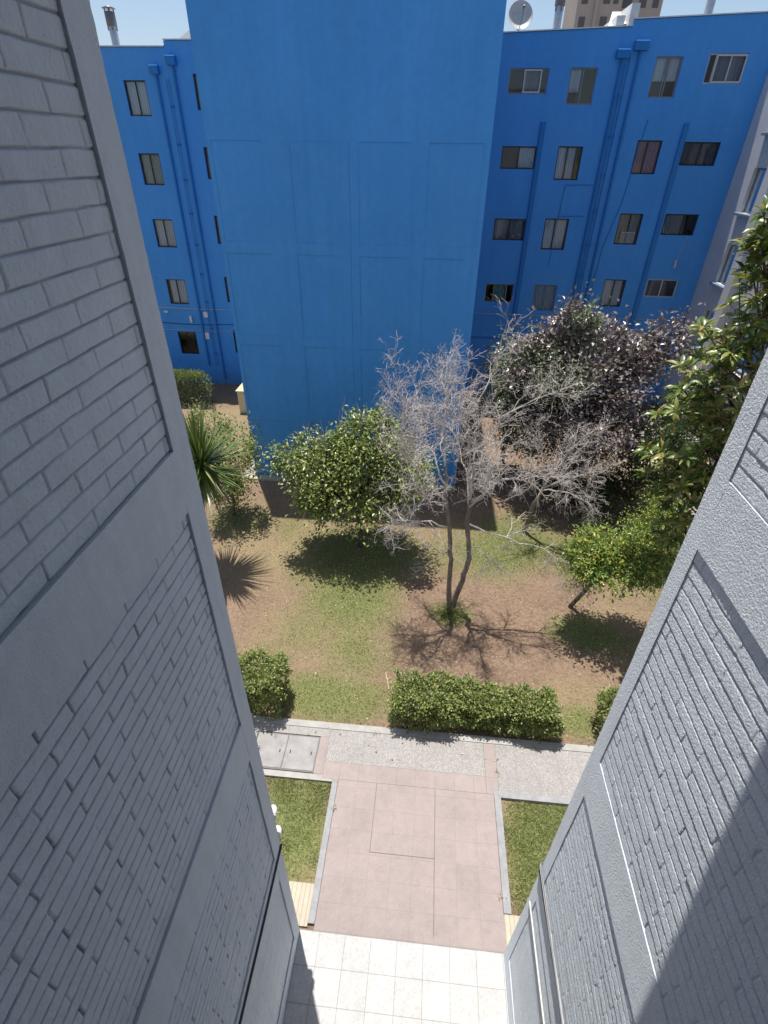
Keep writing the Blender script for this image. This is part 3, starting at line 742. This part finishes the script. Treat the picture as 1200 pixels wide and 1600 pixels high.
# white neighbour building on the right
t = thing('white_building', (11.3,25,0), 'pale grey-white building wall meeting the blue block at the right edge', 'building')
m = MB()
ys = [14.0, 21.0, 22.35, 23.55, 24.99]; 
holes = []
for k in range(5): holes.append((22.35, 23.55, 1.0+2.43*k, 2.4+2.43*k)); holes.append((18.6,20.4,1.0+2.43*k,2.4+2.43*k))
yy = sorted({14.0,24.99,*[h[0] for h in holes],*[h[1] for h in holes]}); zz = sorted({0,14.6,*[h[2] for h in holes],*[h[3] for h in holes]})
for i in range(len(yy)-1):
    for j in range(len(zz)-1):
        cy = (yy[i]+yy[i+1])/2; cz = (zz[j]+zz[j+1])/2
        if any(h[0]<cy<h[1] and h[2]<cz<h[3] for h in holes): continue
        m.face((11.3,yy[i],zz[j]),(11.3,yy[i],zz[j+1]),(11.3,yy[i+1],zz[j+1]),(11.3,yy[i+1],zz[j]))
for (a,b,c,e) in holes:
    for q in (((a,c),(a,e)),((b,c),(b,e)),((a,c),(b,c)),((a,e),(b,e))):
        (p0,p1) = q; m.face((11.3,p0[0],p0[1]),(11.55,p0[0],p0[1]),(11.55,p1[0],p1[1]),(11.3,p1[0],p1[1]))
m.box(11.9,22,14.002,24.98,0,14.6); m.face((11.3,14,0),(11.9,14,0),(11.9,14,14.6),(11.3,14,14.6)); m.face((11.3,14,14.6),(11.9,14,14.6),(11.9,24.99,14.6),(11.3,24.99,14.6))
m.box(11.05,11.298,21.7,22.2,0,13.4)
m.build('wall', M_whitewall, t)
for (a,b,c,e) in holes:
    f = MB().box(11.42,11.47,a,b,c,c+.06).box(11.42,11.47,a,b,e-.06,e).box(11.42,11.47,a,a+.06,c+.06,e-.06).box(11.42,11.47,b-.06,b,c+.06,e-.06).box(11.42,11.47,(a+b)/2-.03,(a+b)/2+.03,c+.06,e-.06).build('window', M_frameG, t)
    MB().face((11.45,a+.06,c+.06),(11.45,b-.06,c+.06),(11.45,b-.06,e-.06),(11.45,a+.06,e-.06)).build('pane', M_glass, f)
    MB().box(11.14,11.298,a-.08,b+.08,c-.09,c-.005,.01).build('sill', plain('blue_grey_sill',(.16,.22,.3),.6), f)
MB().face((11.85,14.1,.2),(11.85,24.9,.2),(11.85,24.9,14.2),(11.85,14.1,14.2)).build('interior', M_dark, t)

# distant high-rise
t = thing('high_rise', (27,122,0), 'distant beige high-rise apartment tower rising behind the blue block roof', 'building')
MB().box(20.4,27.4,118,130,0,52).box(27.4,34.6,121,134,0,49).box(23.2,23.7,117.6,118,0,52).build('wall', M_tower_far, t)
wm = None
for k in range(8):
    z = 24.2+2.9*k
    for (x, y, ww) in ((21.0,118,1.0),(24.4,118,1.1),(26.0,118,.8),(28.2,121,1.5),(30.8,121,1.2),(33.0,121,1.0)):
        MB().box(x,x+ww,y-.05,y+.2,z,z+1.4).build('window', M_farwin, t)

# ------------------------------------------------------------------ vegetation
def leaf_mesh(name, P, D, L, W, mat, parent, fold=.25, up=.8):
    """one folded four-cornered leaf per point; D = pointing direction"""
    n = len(P)
    D = D/np.linalg.norm(D, axis=1, keepdims=True)
    N = rng.normal(0, 1, (n,3)); N[:,2] = np.abs(N[:,2])+up*2
    Sd = np.cross(D, N); Sd /= np.linalg.norm(Sd, axis=1, keepdims=True)+1e-9
    Nn = np.cross(Sd, D)
    L = np.broadcast_to(L, n)[:,None]; W = np.broadcast_to(W, n)[:,None]
    V = np.zeros((n,4,3))
    V[:,0] = P; V[:,1] = P + D*L*.5 + Sd*W*.5 + Nn*W*fold; V[:,2] = P + D*L - Nn*L*.08; V[:,3] = P + D*L*.5 - Sd*W*.5 + Nn*W*fold
    b = np.arange(n)[:,None]*4
    F = np.concatenate([b+np.array([[0,1,2]]), b+np.array([[0,2,3]])], 0)
    return np_mesh(name, V.reshape(-1,3), F, mat, parent)

def blob_pts(centre, radii, n, nclump, spread, shell=.55, seed=0, flat=0.0, gaps=0.0):
    r = np.random.default_rng(seed)
    c = np.array(centre, float); R_ = np.array(radii, float)
    d = r.normal(0,1,(nclump*3,3)); d /= np.linalg.norm(d,axis=1,keepdims=True)
    rad = shell+(1-shell)*r.random(nclump*3)**.6
    # uneven outline: radius modulated by direction
    mod = .78+.5*fbm(d[:,0]*2+seed, d[:,1]*2+d[:,2]*3, seed, 3)
    q = d*rad[:,None]*mod[:,None]
    keep = q[:,2] > -.75
    q = q[keep][:nclump]
    cc = c+q*R_
    k = r.integers(0, len(cc), n)
    sp = spread*(.5+r.random(len(cc)))[k][:,None]
    off = r.normal(0,1,(n,3))*sp
    P = cc[k]+off
    out = (q[k]*R_)/np.linalg.norm(R_) + off/ (sp+1e-9)*.25
    return P, out, cc

def limbs_to(mb, base, cc, n, r0, seed, rise=.5):
    r = np.random.default_rng(seed); base = np.array(base, float)
    idx = r.choice(len(cc), min(n, len(cc)), replace=False)
    for i in idx:
        e = cc[i]; mid = base*.5+e*.5+r.normal(0,.12,3); mid[2] += rise*.2*np.linalg.norm(e-base)*.3
        pts = [base, base*.7+mid*.3+r.normal(0,.03,3), mid, mid*.4+e*.6+r.normal(0,.06,3), e]
        mb.tube(pts, [r0, r0*.75, r0*.5, r0*.3, .006], 5)

def trunk(mb, pts, rads, n=9, seed=0):
    r = np.random.default_rng(seed); P = []; Rr = []
    for i in range(len(pts)-1):
        for k in range(4):
            t_ = k/4; P.append(np.array(pts[i])*(1-t_)+np.array(pts[i+1])*t_+r.normal(0,.008,3)); Rr.append((rads[i]*(1-t_)+rads[i+1]*t_)*r.uniform(.93,1.07))
    P.append(np.array(pts[-1])); Rr.append(rads[-1])
    mb.tube(P, Rr, n)

def leafy(name, label, cat, base, top, r0, blobs, leaf, L, W, seed, barkm=None, nl=14, group=None, dirw=.6, droop=0.0, limb_r=.035):
    t = thing(name, (base[0],base[1],0), label, cat, group)
    mb = MB(); trunk(mb, [base, [(base[i]+top[i])/2+(.05 if i<2 else 0) for i in range(3)], top], [r0, r0*.8, r0*.6], 9, seed)
    mb.build('trunk', barkm or M_bark, t, True)
    Ps = []; Ds = []; br = MB()
    for i, (c, R_, n, ncl, sp, sh) in enumerate(blobs):
        P, out, cc = blob_pts(c, R_, n, ncl, sp, sh, seed*31+i)
        k = P[:,2] > .06; P = P[k]; out = out[k]
        d = out*dirw + rng.normal(0,.5,P.shape); d[:,2] -= droop
        Ps.append(P); Ds.append(d); limbs_to(br, top, cc, nl, limb_r, seed+i)
    P = np.concatenate(Ps); Dd = np.concatenate(Ds); n = len(P)
    br.build('branches', barkm or M_bark, t, True)
    leaf_mesh('crown', P, Dd, L*rng.uniform(.65,1.25,n), W*rng.uniform(.7,1.2,n), leaf, t)
    return t

# citrus tree in front of the tower
leafy('citrus_tree', 'round bushy citrus tree with glossy yellow-green leaves in front of the blue tower', 'tree', (-1.75,12.4,0), (-1.85,12.45,1.5), .09,
      [((-1.75,12.4,2.3),(1.5,1.4,1.1),8500,80,.19,.4), ((-1.5,12.5,3.6),(1.0,.9,.85),4600,36,.17,.3), ((-3.2,12.4,2.95),(.8,.8,.7),2600,24,.16,.3), ((-.45,12.2,2.75),(.85,.9,.95),3400,28,.17,.3), ((-3.05,12.2,1.9),(.7,.7,.5),1700,18,.15,.3), ((-2.5,12.4,3.2),(.5,.6,.4),900,10,.14,.3)],
      L_citrus, .115, .06, 5)
tw = MB()
for i in range(9):
    b = np.array([-2.9+rnd.uniform(-.25,.35),12.4,3.2]); e = b+np.array([rnd.uniform(-.25,.3),rnd.uniform(-.2,.2),rnd.uniform(.55,1.1)])
    tw.tube([b,(b+e)/2+rng.normal(0,.05,3),e],[.014,.009,.004],4)
for i in range(5):
    b = np.array([-1.9+rnd.uniform(-.3,.3),12.4,4.1]); e = b+np.array([rnd.uniform(-.2,.2),rnd.uniform(-.2,.2),rnd.uniform(.4,.75)])
    tw.tube([b,(b+e)/2+rng.normal(0,.05,3),e],[.012,.008,.004],4)
ct = bpy.data.objects['citrus_tree']; tw.build('bare_twigs', M_twig, ct)

# purple-leaved plum and its neighbours
leafy('plum_tree', 'tall dark purple-leaved plum tree before the right wing of the blue block', 'tree', (4.9,16.6,0), (5.0,16.6,2.2), .14,
      [((4.9,16.5,3.9),(2.2,2.0,1.8),7000,80,.24,.5), ((4.3,16.6,5.6),(.8,.8,.75),1600,20,.2,.3), ((6.2,16.6,4.9),(1.2,1.0,1.0),2900,34,.22,.3), ((5.4,15.6,2.8),(1.6,1.2,1.3),3600,50,.22,.4), ((7.2,16.8,5.2),(.7,.6,.6),700,14,.2,.3), ((3.4,16.4,4.6),(.9,.8,.8),1900,24,.2,.3)],
      L_plum, .145, .09, 9, nl=22, limb_r=.05)
leafy('pale_tree', 'pale grey-green leafy tree between the dead tree and the plum', 'tree', (3.1,18.2,0), (3.1,18.1,1.8), .11,
      [((3.7,17.0,1.9),(1.2,1.0,.8),3500,50,.22,.4), ((3.2,17.4,3.7),(1.4,1.3,1.3),8500,100,.22,.45), ((4.0,15.8,4.5),(1.3,1.0,.7),2600,34,.22,.4), ((4.4,16.2,5.7),(.5,.6,.85),900,15,.17,.3)],
      L_pale, .12, .07, 13, nl=16)
leafy('dark_shrub', 'dark green leafy bush in the shade below the plum tree', 'shrub', (7.0,15.0,0), (7.0,15.0,.6), .06,
      [((7.2,15.2,2.3),(1.0,1.2,1.6),5000,80,.22,.4), ((5.6,15.6,.9),(1.5,1.0,.8),4500,70,.2,.3)], L_dark, .12, .06, 17)

# dead tree
def grow(mb, pts, r0, r1, lev, r, first=.25, dens=1.0, grav=0.0):
    """a limb polyline with recursive bare twigs"""
    P = [np.array(p, float) for p in pts]
    # resample with wobble
    Q = [P[0]]; 
    for i in range(len(P)-1):
        seg = np.linalg.norm(P[i+1]-P[i]); n = max(1, int(seg/(.22 if lev < 2 else .1)))
        for k in range(1, n+1):
            q = P[i]+(P[i+1]-P[i])*k/n
            if k < n or i < len(P)-2: q = q + r.normal(0, .028 if lev < 2 else .02, 3)
            Q.append(q)
    n = len(Q); rr = [r0+(r1-r0)*i/(n-1) for i in range(n)]
    mb.tube(Q, rr, 6 if lev == 0 else (4 if lev == 1 else 3), cap=False)
    if lev >= 3: return
    tot = sum(np.linalg.norm(Q[i+1]-Q[i]) for i in range(n-1))
    nch = int(dens*{0: 7.6, 1: 10.4, 2: 11.0}[lev]*tot)+{0: 1, 1: 2, 2: 2}[lev]
    for c in range(nch):
        u = first+(1-first)*r.random()**.75
        i = min(n-2, int(u*(n-1))); b = Q[i]+(Q[i+1]-Q[i])*r.random()
        tg = Q[i+1]-Q[i]; tg = tg/(np.linalg.norm(tg)+1e-9)
        d = tg*r.uniform(.35,1.0)+r.normal(0,.62,3); d[2] += .12-grav; d /= np.linalg.norm(d)
        ln = {0: r.uniform(.4,1.05), 1: r.uniform(.2,.6), 2: r.uniform(.1,.3)}[lev]*(1.15-.55*u)
        d2 = d+r.normal(0,.28,3)+np.array([0,0,.0-grav*.8]); d2 /= np.linalg.norm(d2)
        e1 = b+d*ln*.5; e2 = e1+d2*ln*.5
        ra = min(rr[i]*.6, {0:.0125,1:.0075,2:.0054}[lev])
        grow(mb, [b,e1,e2], ra, max(.0028, ra*.4), lev+1, r, .2, dens, grav)
def bez(pts): return pts
def dead_tree(label, loc, stems, limbs, seed):
    t = thing('dead_tree', loc, label, 'tree')
    for (pts, ra) in stems:
        mb = MB(); trunk(mb, pts, ra, 9, seed); mb.build('trunk', M_barkgrey, t, True)
    for k, (pts, r0, dens, grav) in enumerate(limbs):
        r = np.random.default_rng(seed*100+k); mb = MB()
        grow(mb, pts, r0*.88, .007, 0, r, .3, dens, grav); mb.build('branch', M_twig, t)
    return t
Yt = 9.9
stems = [([(.97,9.86,-.05),(.87,9.85,.9),(.85,9.85,1.81),(.72,9.8,2.83),(.6,9.85,3.54),(.5,9.95,4.37)], [.075,.062,.055,.048,.04,.03]),
         ([(1.02,9.94,-.05),(1.06,9.95,.35),(1.21,9.98,1.06),(1.3,10.0,1.75),(1.16,10.0,2.81),(1.12,10.0,3.5)], [.085,.075,.068,.062,.052,.045])]
limbs = [
 ([(.5,9.95,4.37),(.43,10.0,5.14),(.44,10.2,5.9),(.15,10.3,6.3)], .03, .85, 0),
 ([(.6,9.85,3.54),(.15,9.6,4.3),(-.35,9.6,5.2),(-.5,9.7,6.0),(-.55,9.7,6.3)], .032, 1.0, 0),
 ([(.55,9.9,3.9),(.1,10.4,4.6),(-.1,10.8,5.3),(-.2,11.0,5.9)], .026, .9, 0),
 ([(.72,9.8,2.83),(.07,9.6,3.15),(-.57,9.55,3.05),(-.95,9.5,2.76)], .026, .8, .05),
 ([(.62,9.85,3.4),(.2,9.2,3.9),(-.1,8.9,4.5),(-.15,8.8,5.1)], .025, .9, 0),
 ([(1.12,10.0,3.5),(1.0,9.8,4.67),(.9,9.8,5.36),(.66,9.8,5.7),(.7,9.8,6.5)], .038, .9, 0),
 ([(1.12,10.0,3.5),(1.36,10.1,5.0),(1.64,10.2,5.5),(2.19,10.3,5.81),(2.75,10.3,6.06)], .034, .75, 0),
 ([(1.13,10.0,3.6),(1.08,10.4,5.7),(1.24,10.5,6.2),(1.4,10.5,6.7),(1.46,10.5,7.2)], .03, .45, 0),
 ([(1.12,10.0,3.41),(1.43,10.0,3.72),(1.74,9.9,4.13),(2.19,9.8,4.27),(2.9,9.7,4.4)], .034, .85, .0),
 ([(1.19,10.0,2.81),(1.96,9.9,2.6),(2.89,9.8,2.38),(3.5,9.75,1.95),(3.95,9.7,1.5)], .026, .75, .3),
 ([(1.14,10.0,3.3),(1.3,9.4,3.9),(1.35,9.0,4.6),(1.3,8.9,5.2)], .028, .9, 0),
 ([(1.15,10.0,3.2),(1.0,10.6,3.9),(.8,11.0,4.5),(.7,11.2,5.0)], .026, .9, 0),
 ([(1.25,10.0,2.2),(1.7,9.7,2.1),(2.0,9.5,1.9)], .015, .7, .2),
 ([(.85,9.85,1.9),(.55,9.7,2.2),(.25,9.6,2.5)], .014, .5, 0),
]
dead_tree('bare grey dead tree with two stems and dense pale twigs at the garden centre', (1.0,9.9,0), stems, limbs, 3)
dead_tree('smaller bare dead tree leaning right behind the two-stemmed dead tree', (3.45,13.7,0),
    [([(3.42,13.7,-.05),(3.45,13.65,.55),(3.52,13.6,1.2),(3.66,13.5,1.8)], [.08,.07,.06,.05])],
    [([(3.66,13.5,1.8),(4.15,13.3,2.3),(4.7,13.2,2.6),(5.25,13.1,2.75)], .035, .85, .12),
     ([(3.66,13.5,1.8),(4.0,13.5,2.8),(4.3,13.4,3.4),(4.75,13.4,3.95)], .034, .85, .02),
     ([(3.66,13.5,1.8),(3.5,13.4,2.8),(3.2,13.3,3.4),(3.0,13.3,4.0)], .03, .65, 0),
          ([(3.6,13.5,1.7),(3.2,13.0,2.2),(2.7,12.8,2.6),(2.3,12.7,3.0)], .028, .6, 0),
     ([(3.6,13.5,1.7),(4.2,12.9,2.1),(4.6,12.6,2.0),(4.9,12.5,1.8)], .026, .9, .25)], 8)

# large-leaved tree at the right
def big_tree():
    t = thing('broadleaf_tree', (6.3,9.8,0), 'large-leaved evergreen tree with long green and tan leaves by the right wall', 'tree')
    base = np.array([6.4,9.8,-.05])
    mb = MB(); trunk(mb, [base,(6.35,9.8,1.8),(6.2,9.7,3.2),(6.1,9.7,5)], [.17,.14,.12,.09], 10, 4); mb.build('trunk', M_bark, t, True)
    r = np.random.default_rng(21); br = MB(); C = []
    blobs = [((6.15,9.7,6.6),(1.5,1.5,2.5),190),((5.2,9.6,5.3),(.85,.9,1.4),70),((5.7,9.4,3.9),(.7,.8,1.1),50),((5.7,9.3,9.0),(.95,.9,.9),55),((4.95,9.4,7.5),(.5,.6,.6),20),((5.0,9.4,8.5),(.5,.5,.5),14)]
    for (c,R_,n) in blobs:
        d = r.normal(0,1,(n,3)); d /= np.linalg.norm(d,axis=1,keepdims=True)
        p = np.array(c)+d*np.array(R_)*(.35+.65*r.random((n,1))**.5)
        C.append(p)
    C = np.concatenate(C); P=[]; D=[]; L=[]
    for e in C:
        hub = np.array([6.15,9.7,min(max(e[2]-.9,2.2),7.0)])
        if r.random() < .5:
            m_ = (hub+e)/2+r.normal(0,.12,3); br.tube([hub,m_,e],[.03,.018,.008],5)
        ax = (e-hub); ax /= np.linalg.norm(ax)+1e-9; ax = ax+np.array([0,0,.5]); ax /= np.linalg.norm(ax)
        k = r.integers(9,16)
        for j in range(k):
            a = 2*np.pi*j/k+r.random()*.5
            u = np.cross(ax,[.3,.9,.2]); u /= np.linalg.norm(u); v = np.cross(ax,u)
            d = (u*np.cos(a)+v*np.sin(a))*r.uniform(.6,1.1)+ax*r.uniform(.05,.9)+np.array([0,0,-.15])
            P.append(e-ax*r.uniform(0,.12)); D.append(d); L.append(r.uniform(.17,.3))
    br.build('branches', M_bark, t, True)
    P=np.array(P);D=np.array(D);L=np.array(L)
    # two-segment arching leaves
    n=len(P); D/=np.linalg.norm(D,axis=1,keepdims=True)
    N=np.tile([0.,0.,1.],(n,1))+rng.normal(0,.35,(n,3)); Sd=np.cross(D,N); Sd/=np.linalg.norm(Sd,axis=1,keepdims=True); Nn=np.cross(Sd,D)
    L=L[:,None]; W=L*.3
    prof=[(0,.12,0),(.35,.9,.05),(.7,.8,.03),(1.0,.02,-.1)]
    V=np.zeros((n,12,3))
    for i,(tq,wq,hq) in enumerate(prof):
        cpt=P+D*L*tq+Nn*L*hq
        V[:,3*i]=cpt-Sd*W*wq*.5+Nn*W*.13*wq; V[:,3*i+1]=cpt; V[:,3*i+2]=cpt+Sd*W*wq*.5+Nn*W*.13*wq
    q=[]
    for i in range(3):
        for s in (0,1): q.append([3*i+s,3*i+s+1,3*i+4+s,3*i+3+s])
    F=(np.arange(n)[:,None,None]*12+np.array(q)[None]).reshape(-1,4)
    np_mesh('crown', V.reshape(-1,3), F, L_big, t, True)
big_tree()

# yucca
def yucca(label, base, top, n, ln, seed):
    t = thing('yucca_tree', (base[0],base[1],0), label, 'palm')
    mb = MB(); trunk(mb, [base,[(base[i]*.5+top[i]*.5) for i in range(3)],top], [.17,.13,.11], 10, seed); mb.build('trunk', M_barkred, t, True)
    r = np.random.default_rng(seed); V=[];F=[]
    def blades(n, zl, zh, seg, wd, lmul):
        for k in range(n):
            a = r.uniform(0,2*np.pi); el = math.radians(r.uniform(zl,zh)); L = ln*r.uniform(.75,1.1)*lmul
            d = np.array([math.cos(a)*math.cos(el),math.sin(a)*math.cos(el),math.sin(el)])
            p = np.array(top)+np.array([0,0,r.uniform(-.28,.12)])+d*.05; sd = np.array([-math.sin(a),math.cos(a),0]); i0=len(V)
            for s in range(seg+1):
                u=s/seg; wq = wd*(1-u**2.2)*.5+.001
                V.append(p-sd*wq); V.append(p+sd*wq)
                d = d+np.array([0,0,-.1*(1-math.sin(el))*u*.4]); d/=np.linalg.norm(d); p = p+d*L/seg
            for s in range(seg): F.append((i0+2*s,i0+2*s+1,i0+2*s+3,i0+2*s+2))
    blades(n,-35,88,5,.055,1)
    blades(n//3,-80,-40,4,.045,.8)
    np_mesh('crown', np.array(V), np.array(F), L_palm, t)
yucca('spiky green yucca palm rosette against the left grey wall edge', [-6.4,11.0,-.05], [-5.7,11.2,3.35], 360, 1.42, 6)
leafy('sapling', 'thin small-leaved sapling just right of the spiky yucca', 'tree', (-6.15,13.6,0), (-6.1,13.6,1.4), .05,
      [((-5.9,13.6,2.2),(1.0,.9,1.35),2900,60,.17,.35), ((-6.5,13.4,3.5),(.35,.4,.6),400,14,.14,.3), ((-6.1,13.6,.9),(.8,.7,.6),900,24,.15,.3)], L_hedge, .12, .055, 19, nl=12, limb_r=.02)

# hedges
def hedge(label, x0, x1, y0, y1, h, seed, n, leaf=L_hedge, group=None, name='hedge', L=.066, cat='hedge', rag=1.0):
    t = thing(name, ((x0+x1)/2,(y0+y1)/2,0), label, cat, group)
    r = np.random.default_rng(seed)
    c = np.array([(x0+x1)/2,(y0+y1)/2,h*.5]); H2 = np.array([(x1-x0)/2,(y1-y0)/2,h*.5])
    A = np.array([H2[1]*H2[2], H2[0]*H2[2], H2[0]*H2[1]*1.15]); A = A/A.sum()
    ax_ = r.choice(3, n, p=A); p = r.uniform(-1,1,(n,3)); sg = np.sign(r.uniform(-1,1,n)); sg[ax_ == 2] = 1
    p[np.arange(n), ax_] = sg
    p /= (np.sum(np.abs(p)**7,axis=1,keepdims=True))**(1/7)
    thin = fbm(p[:,0]*H2[0]*7+seed*3, p[:,1]*H2[1]*7+p[:,2]*5, seed+4, 2); keep_ = r.random(n) < np.clip(thin*2.6-.25, .12 if rag > .5 else .8, 1)*np.where(p[:,2] < -.2, .6, 1); p = p[keep_]; n = len(p)
    ins = r.random(n) < .22; p[ins] *= r.uniform(.55,.95,(ins.sum(),1))
    mod = (1-.38*rag)+.74*rag*fbm(p[:,0]*H2[0]*4.5+seed, p[:,1]*H2[1]*4.5+p[:,2]*2.5, seed, 3)-.10*np.clip(-p[:,2],0,1)
    q = p*mod[:,None]*(1-.14*r.random((n,1))**1.5)
    P = c+q*H2+r.normal(0,.022,(n,3)); sh = r.random(n) < .07; P[sh] += np.stack([r.normal(0,.03,sh.sum()),r.normal(0,.03,sh.sum()),r.uniform(.02,.12,sh.sum())],-1); k = P[:,2] > .02
    P = P[k]; q = q[k]
    leaf_mesh('foliage', P, q*.7+r.normal(0,.5,q.shape), L*r.uniform(.6,1.3,len(P)), L*.55, leaf, t)
    m = MB()
    for i in range(26):
        a = np.array([r.uniform(x0+.1*(x1-x0),x1-.1*(x1-x0)), r.uniform(y0+.15,y1-.15) if y1-y0 > .4 else (y0+y1)/2, -.02]); b = a+np.array([r.normal(0,.12),r.normal(0,.08),h*r.uniform(.7,1.0)])
        m.tube([a,(a+b)/2+r.normal(0,.04,3),b],[.014,.01,.005],4)
    m.build('stems', M_bark, t); return t
g = 'clipped hedge bushes along the kerb'
hedge('clipped green hedge bush, leftmost of the three joined by the kerb', -.34,.98,6.28,7.15,.95,31,11000,group=g)
hedge('clipped green hedge bush, middle one of the three joined by the kerb', .99,2.1,6.40,7.2,.77,32,10000,group=g)
hedge('clipped green hedge bush, rightmost of the three joined, nearest the grey wall', 2.1,3.18,6.28,7.1,.86,33,10000,group=g)
hedge('rounded green bush alone at the foot of the left grey wall', -3.75,-2.58,6.24,7.2,1.2,34,9500,group=g)
hedge('green bush half hidden behind the right grey wall by the kerb', 3.92,5.1,6.28,7.1,1.15,35,8000,group=g)
hedge('long clipped hedge in front of the left wing of the blue block', -16,-10.0,22.0,22.85,1.5,36,20000,L_hedge,None,'hedge',.085,'hedge',.25)
# variegated shrub with its stem, and shrubs beside it
leafy('variegated_shrub', 'small leaning tree with a low wide crown of bright green and yellow leaf rosettes', 'shrub', (4.22,10.4,0), (4.5,9.95,1.75), .06,
      [((4.62,9.75,2.25),(1.15,.9,.5),6500,90,.13,.25), ((5.3,9.9,2.1),(.6,.6,.45),1700,30,.13,.3), ((4.0,9.8,2.1),(.5,.6,.4),1200,22,.13,.3)], L_varieg, .11, .045, 41, nl=16)
leafy('yellow_green_shrub', 'upright shrub with pale green and yellow leaves beside the right wall', 'shrub', (7.0,12.7,0), (7.0,12.7,.5), .05,
      [((6.95,12.7,1.2),(.85,.9,1.15),6000,100,.13,.35)], L_varieg, .08, .04, 43)
leafy('grass_tuft', 'tuft of green weeds round the foot of the dead tree', 'grass tuft', (1.0,9.8,0), (1.0,9.8,.1), .01,
      [((1.0,9.75,.08),(.45,.3,.16),900,40,.06,.1)], L_hedge, .11, .014, 47, nl=3)
leafy('rear_shrub', 'green leafy shrub by the path in front of the white building', 'shrub', (9.0,17.0,0), (9.0,17,.6), .06,
      [((8.9,17,2.0),(1.2,1.2,1.7),5200,80,.22,.35)], L_dark, .13, .06, 49)

# yellow cabinet, plastic bag, stick
t = thing('utility_cabinet', (-8.1,22,0), 'cream yellow utility cabinet at the back corner of the blue tower', 'cabinet')
MB().box(-8.55,-7.3,21.6,22.9,.0,1.02,.01).build('body', M_cream, t)
MB().box(-8.6,-7.25,21.55,22.95,1.022,1.08,.01).build('lid', M_cream, t)
MB().box(-8.45,-7.9,21.585,21.598,.12,.95,.004).build('door', M_cream, t)
t = thing('plastic_bag', (12.0,22.0,0), 'crumpled white plastic bag on the soil behind the broadleaf tree', 'bag')
t.location = (10.9,20.4,0)
P, o_, c_ = blob_pts((10.9,20.4,.3),(.5,.4,.32),10,10,.1,.9,3)
m = MB(); m.lathe((10.9,20.4,0), [(0,.0),(.42,.02),(.5,.18),(.38,.4),(.16,.52),(.1,.6),(0,.62)], n=14)
m.v = [(v[0]+rnd.uniform(-.05,.05), v[1]+rnd.uniform(-.05,.05), max(0,v[2]+rnd.uniform(-.03,.03))) for v in m.v]
m.build('sack', M_bagwhite, t)
o = MB().tube([(-.55,7.75,.02),(-.48,7.5,.035),(-.44,7.3,.02)],[.012,.011,.008],5).tube([(-.5,7.55,.03),(-.4,7.62,.03)],[.008,.005],4).build('stick', plain('dry_stick',(.5,.4,.26),.8))
tag(o, 'pale dry stick lying on the bare soil left of the kerb hedges', 'stick')
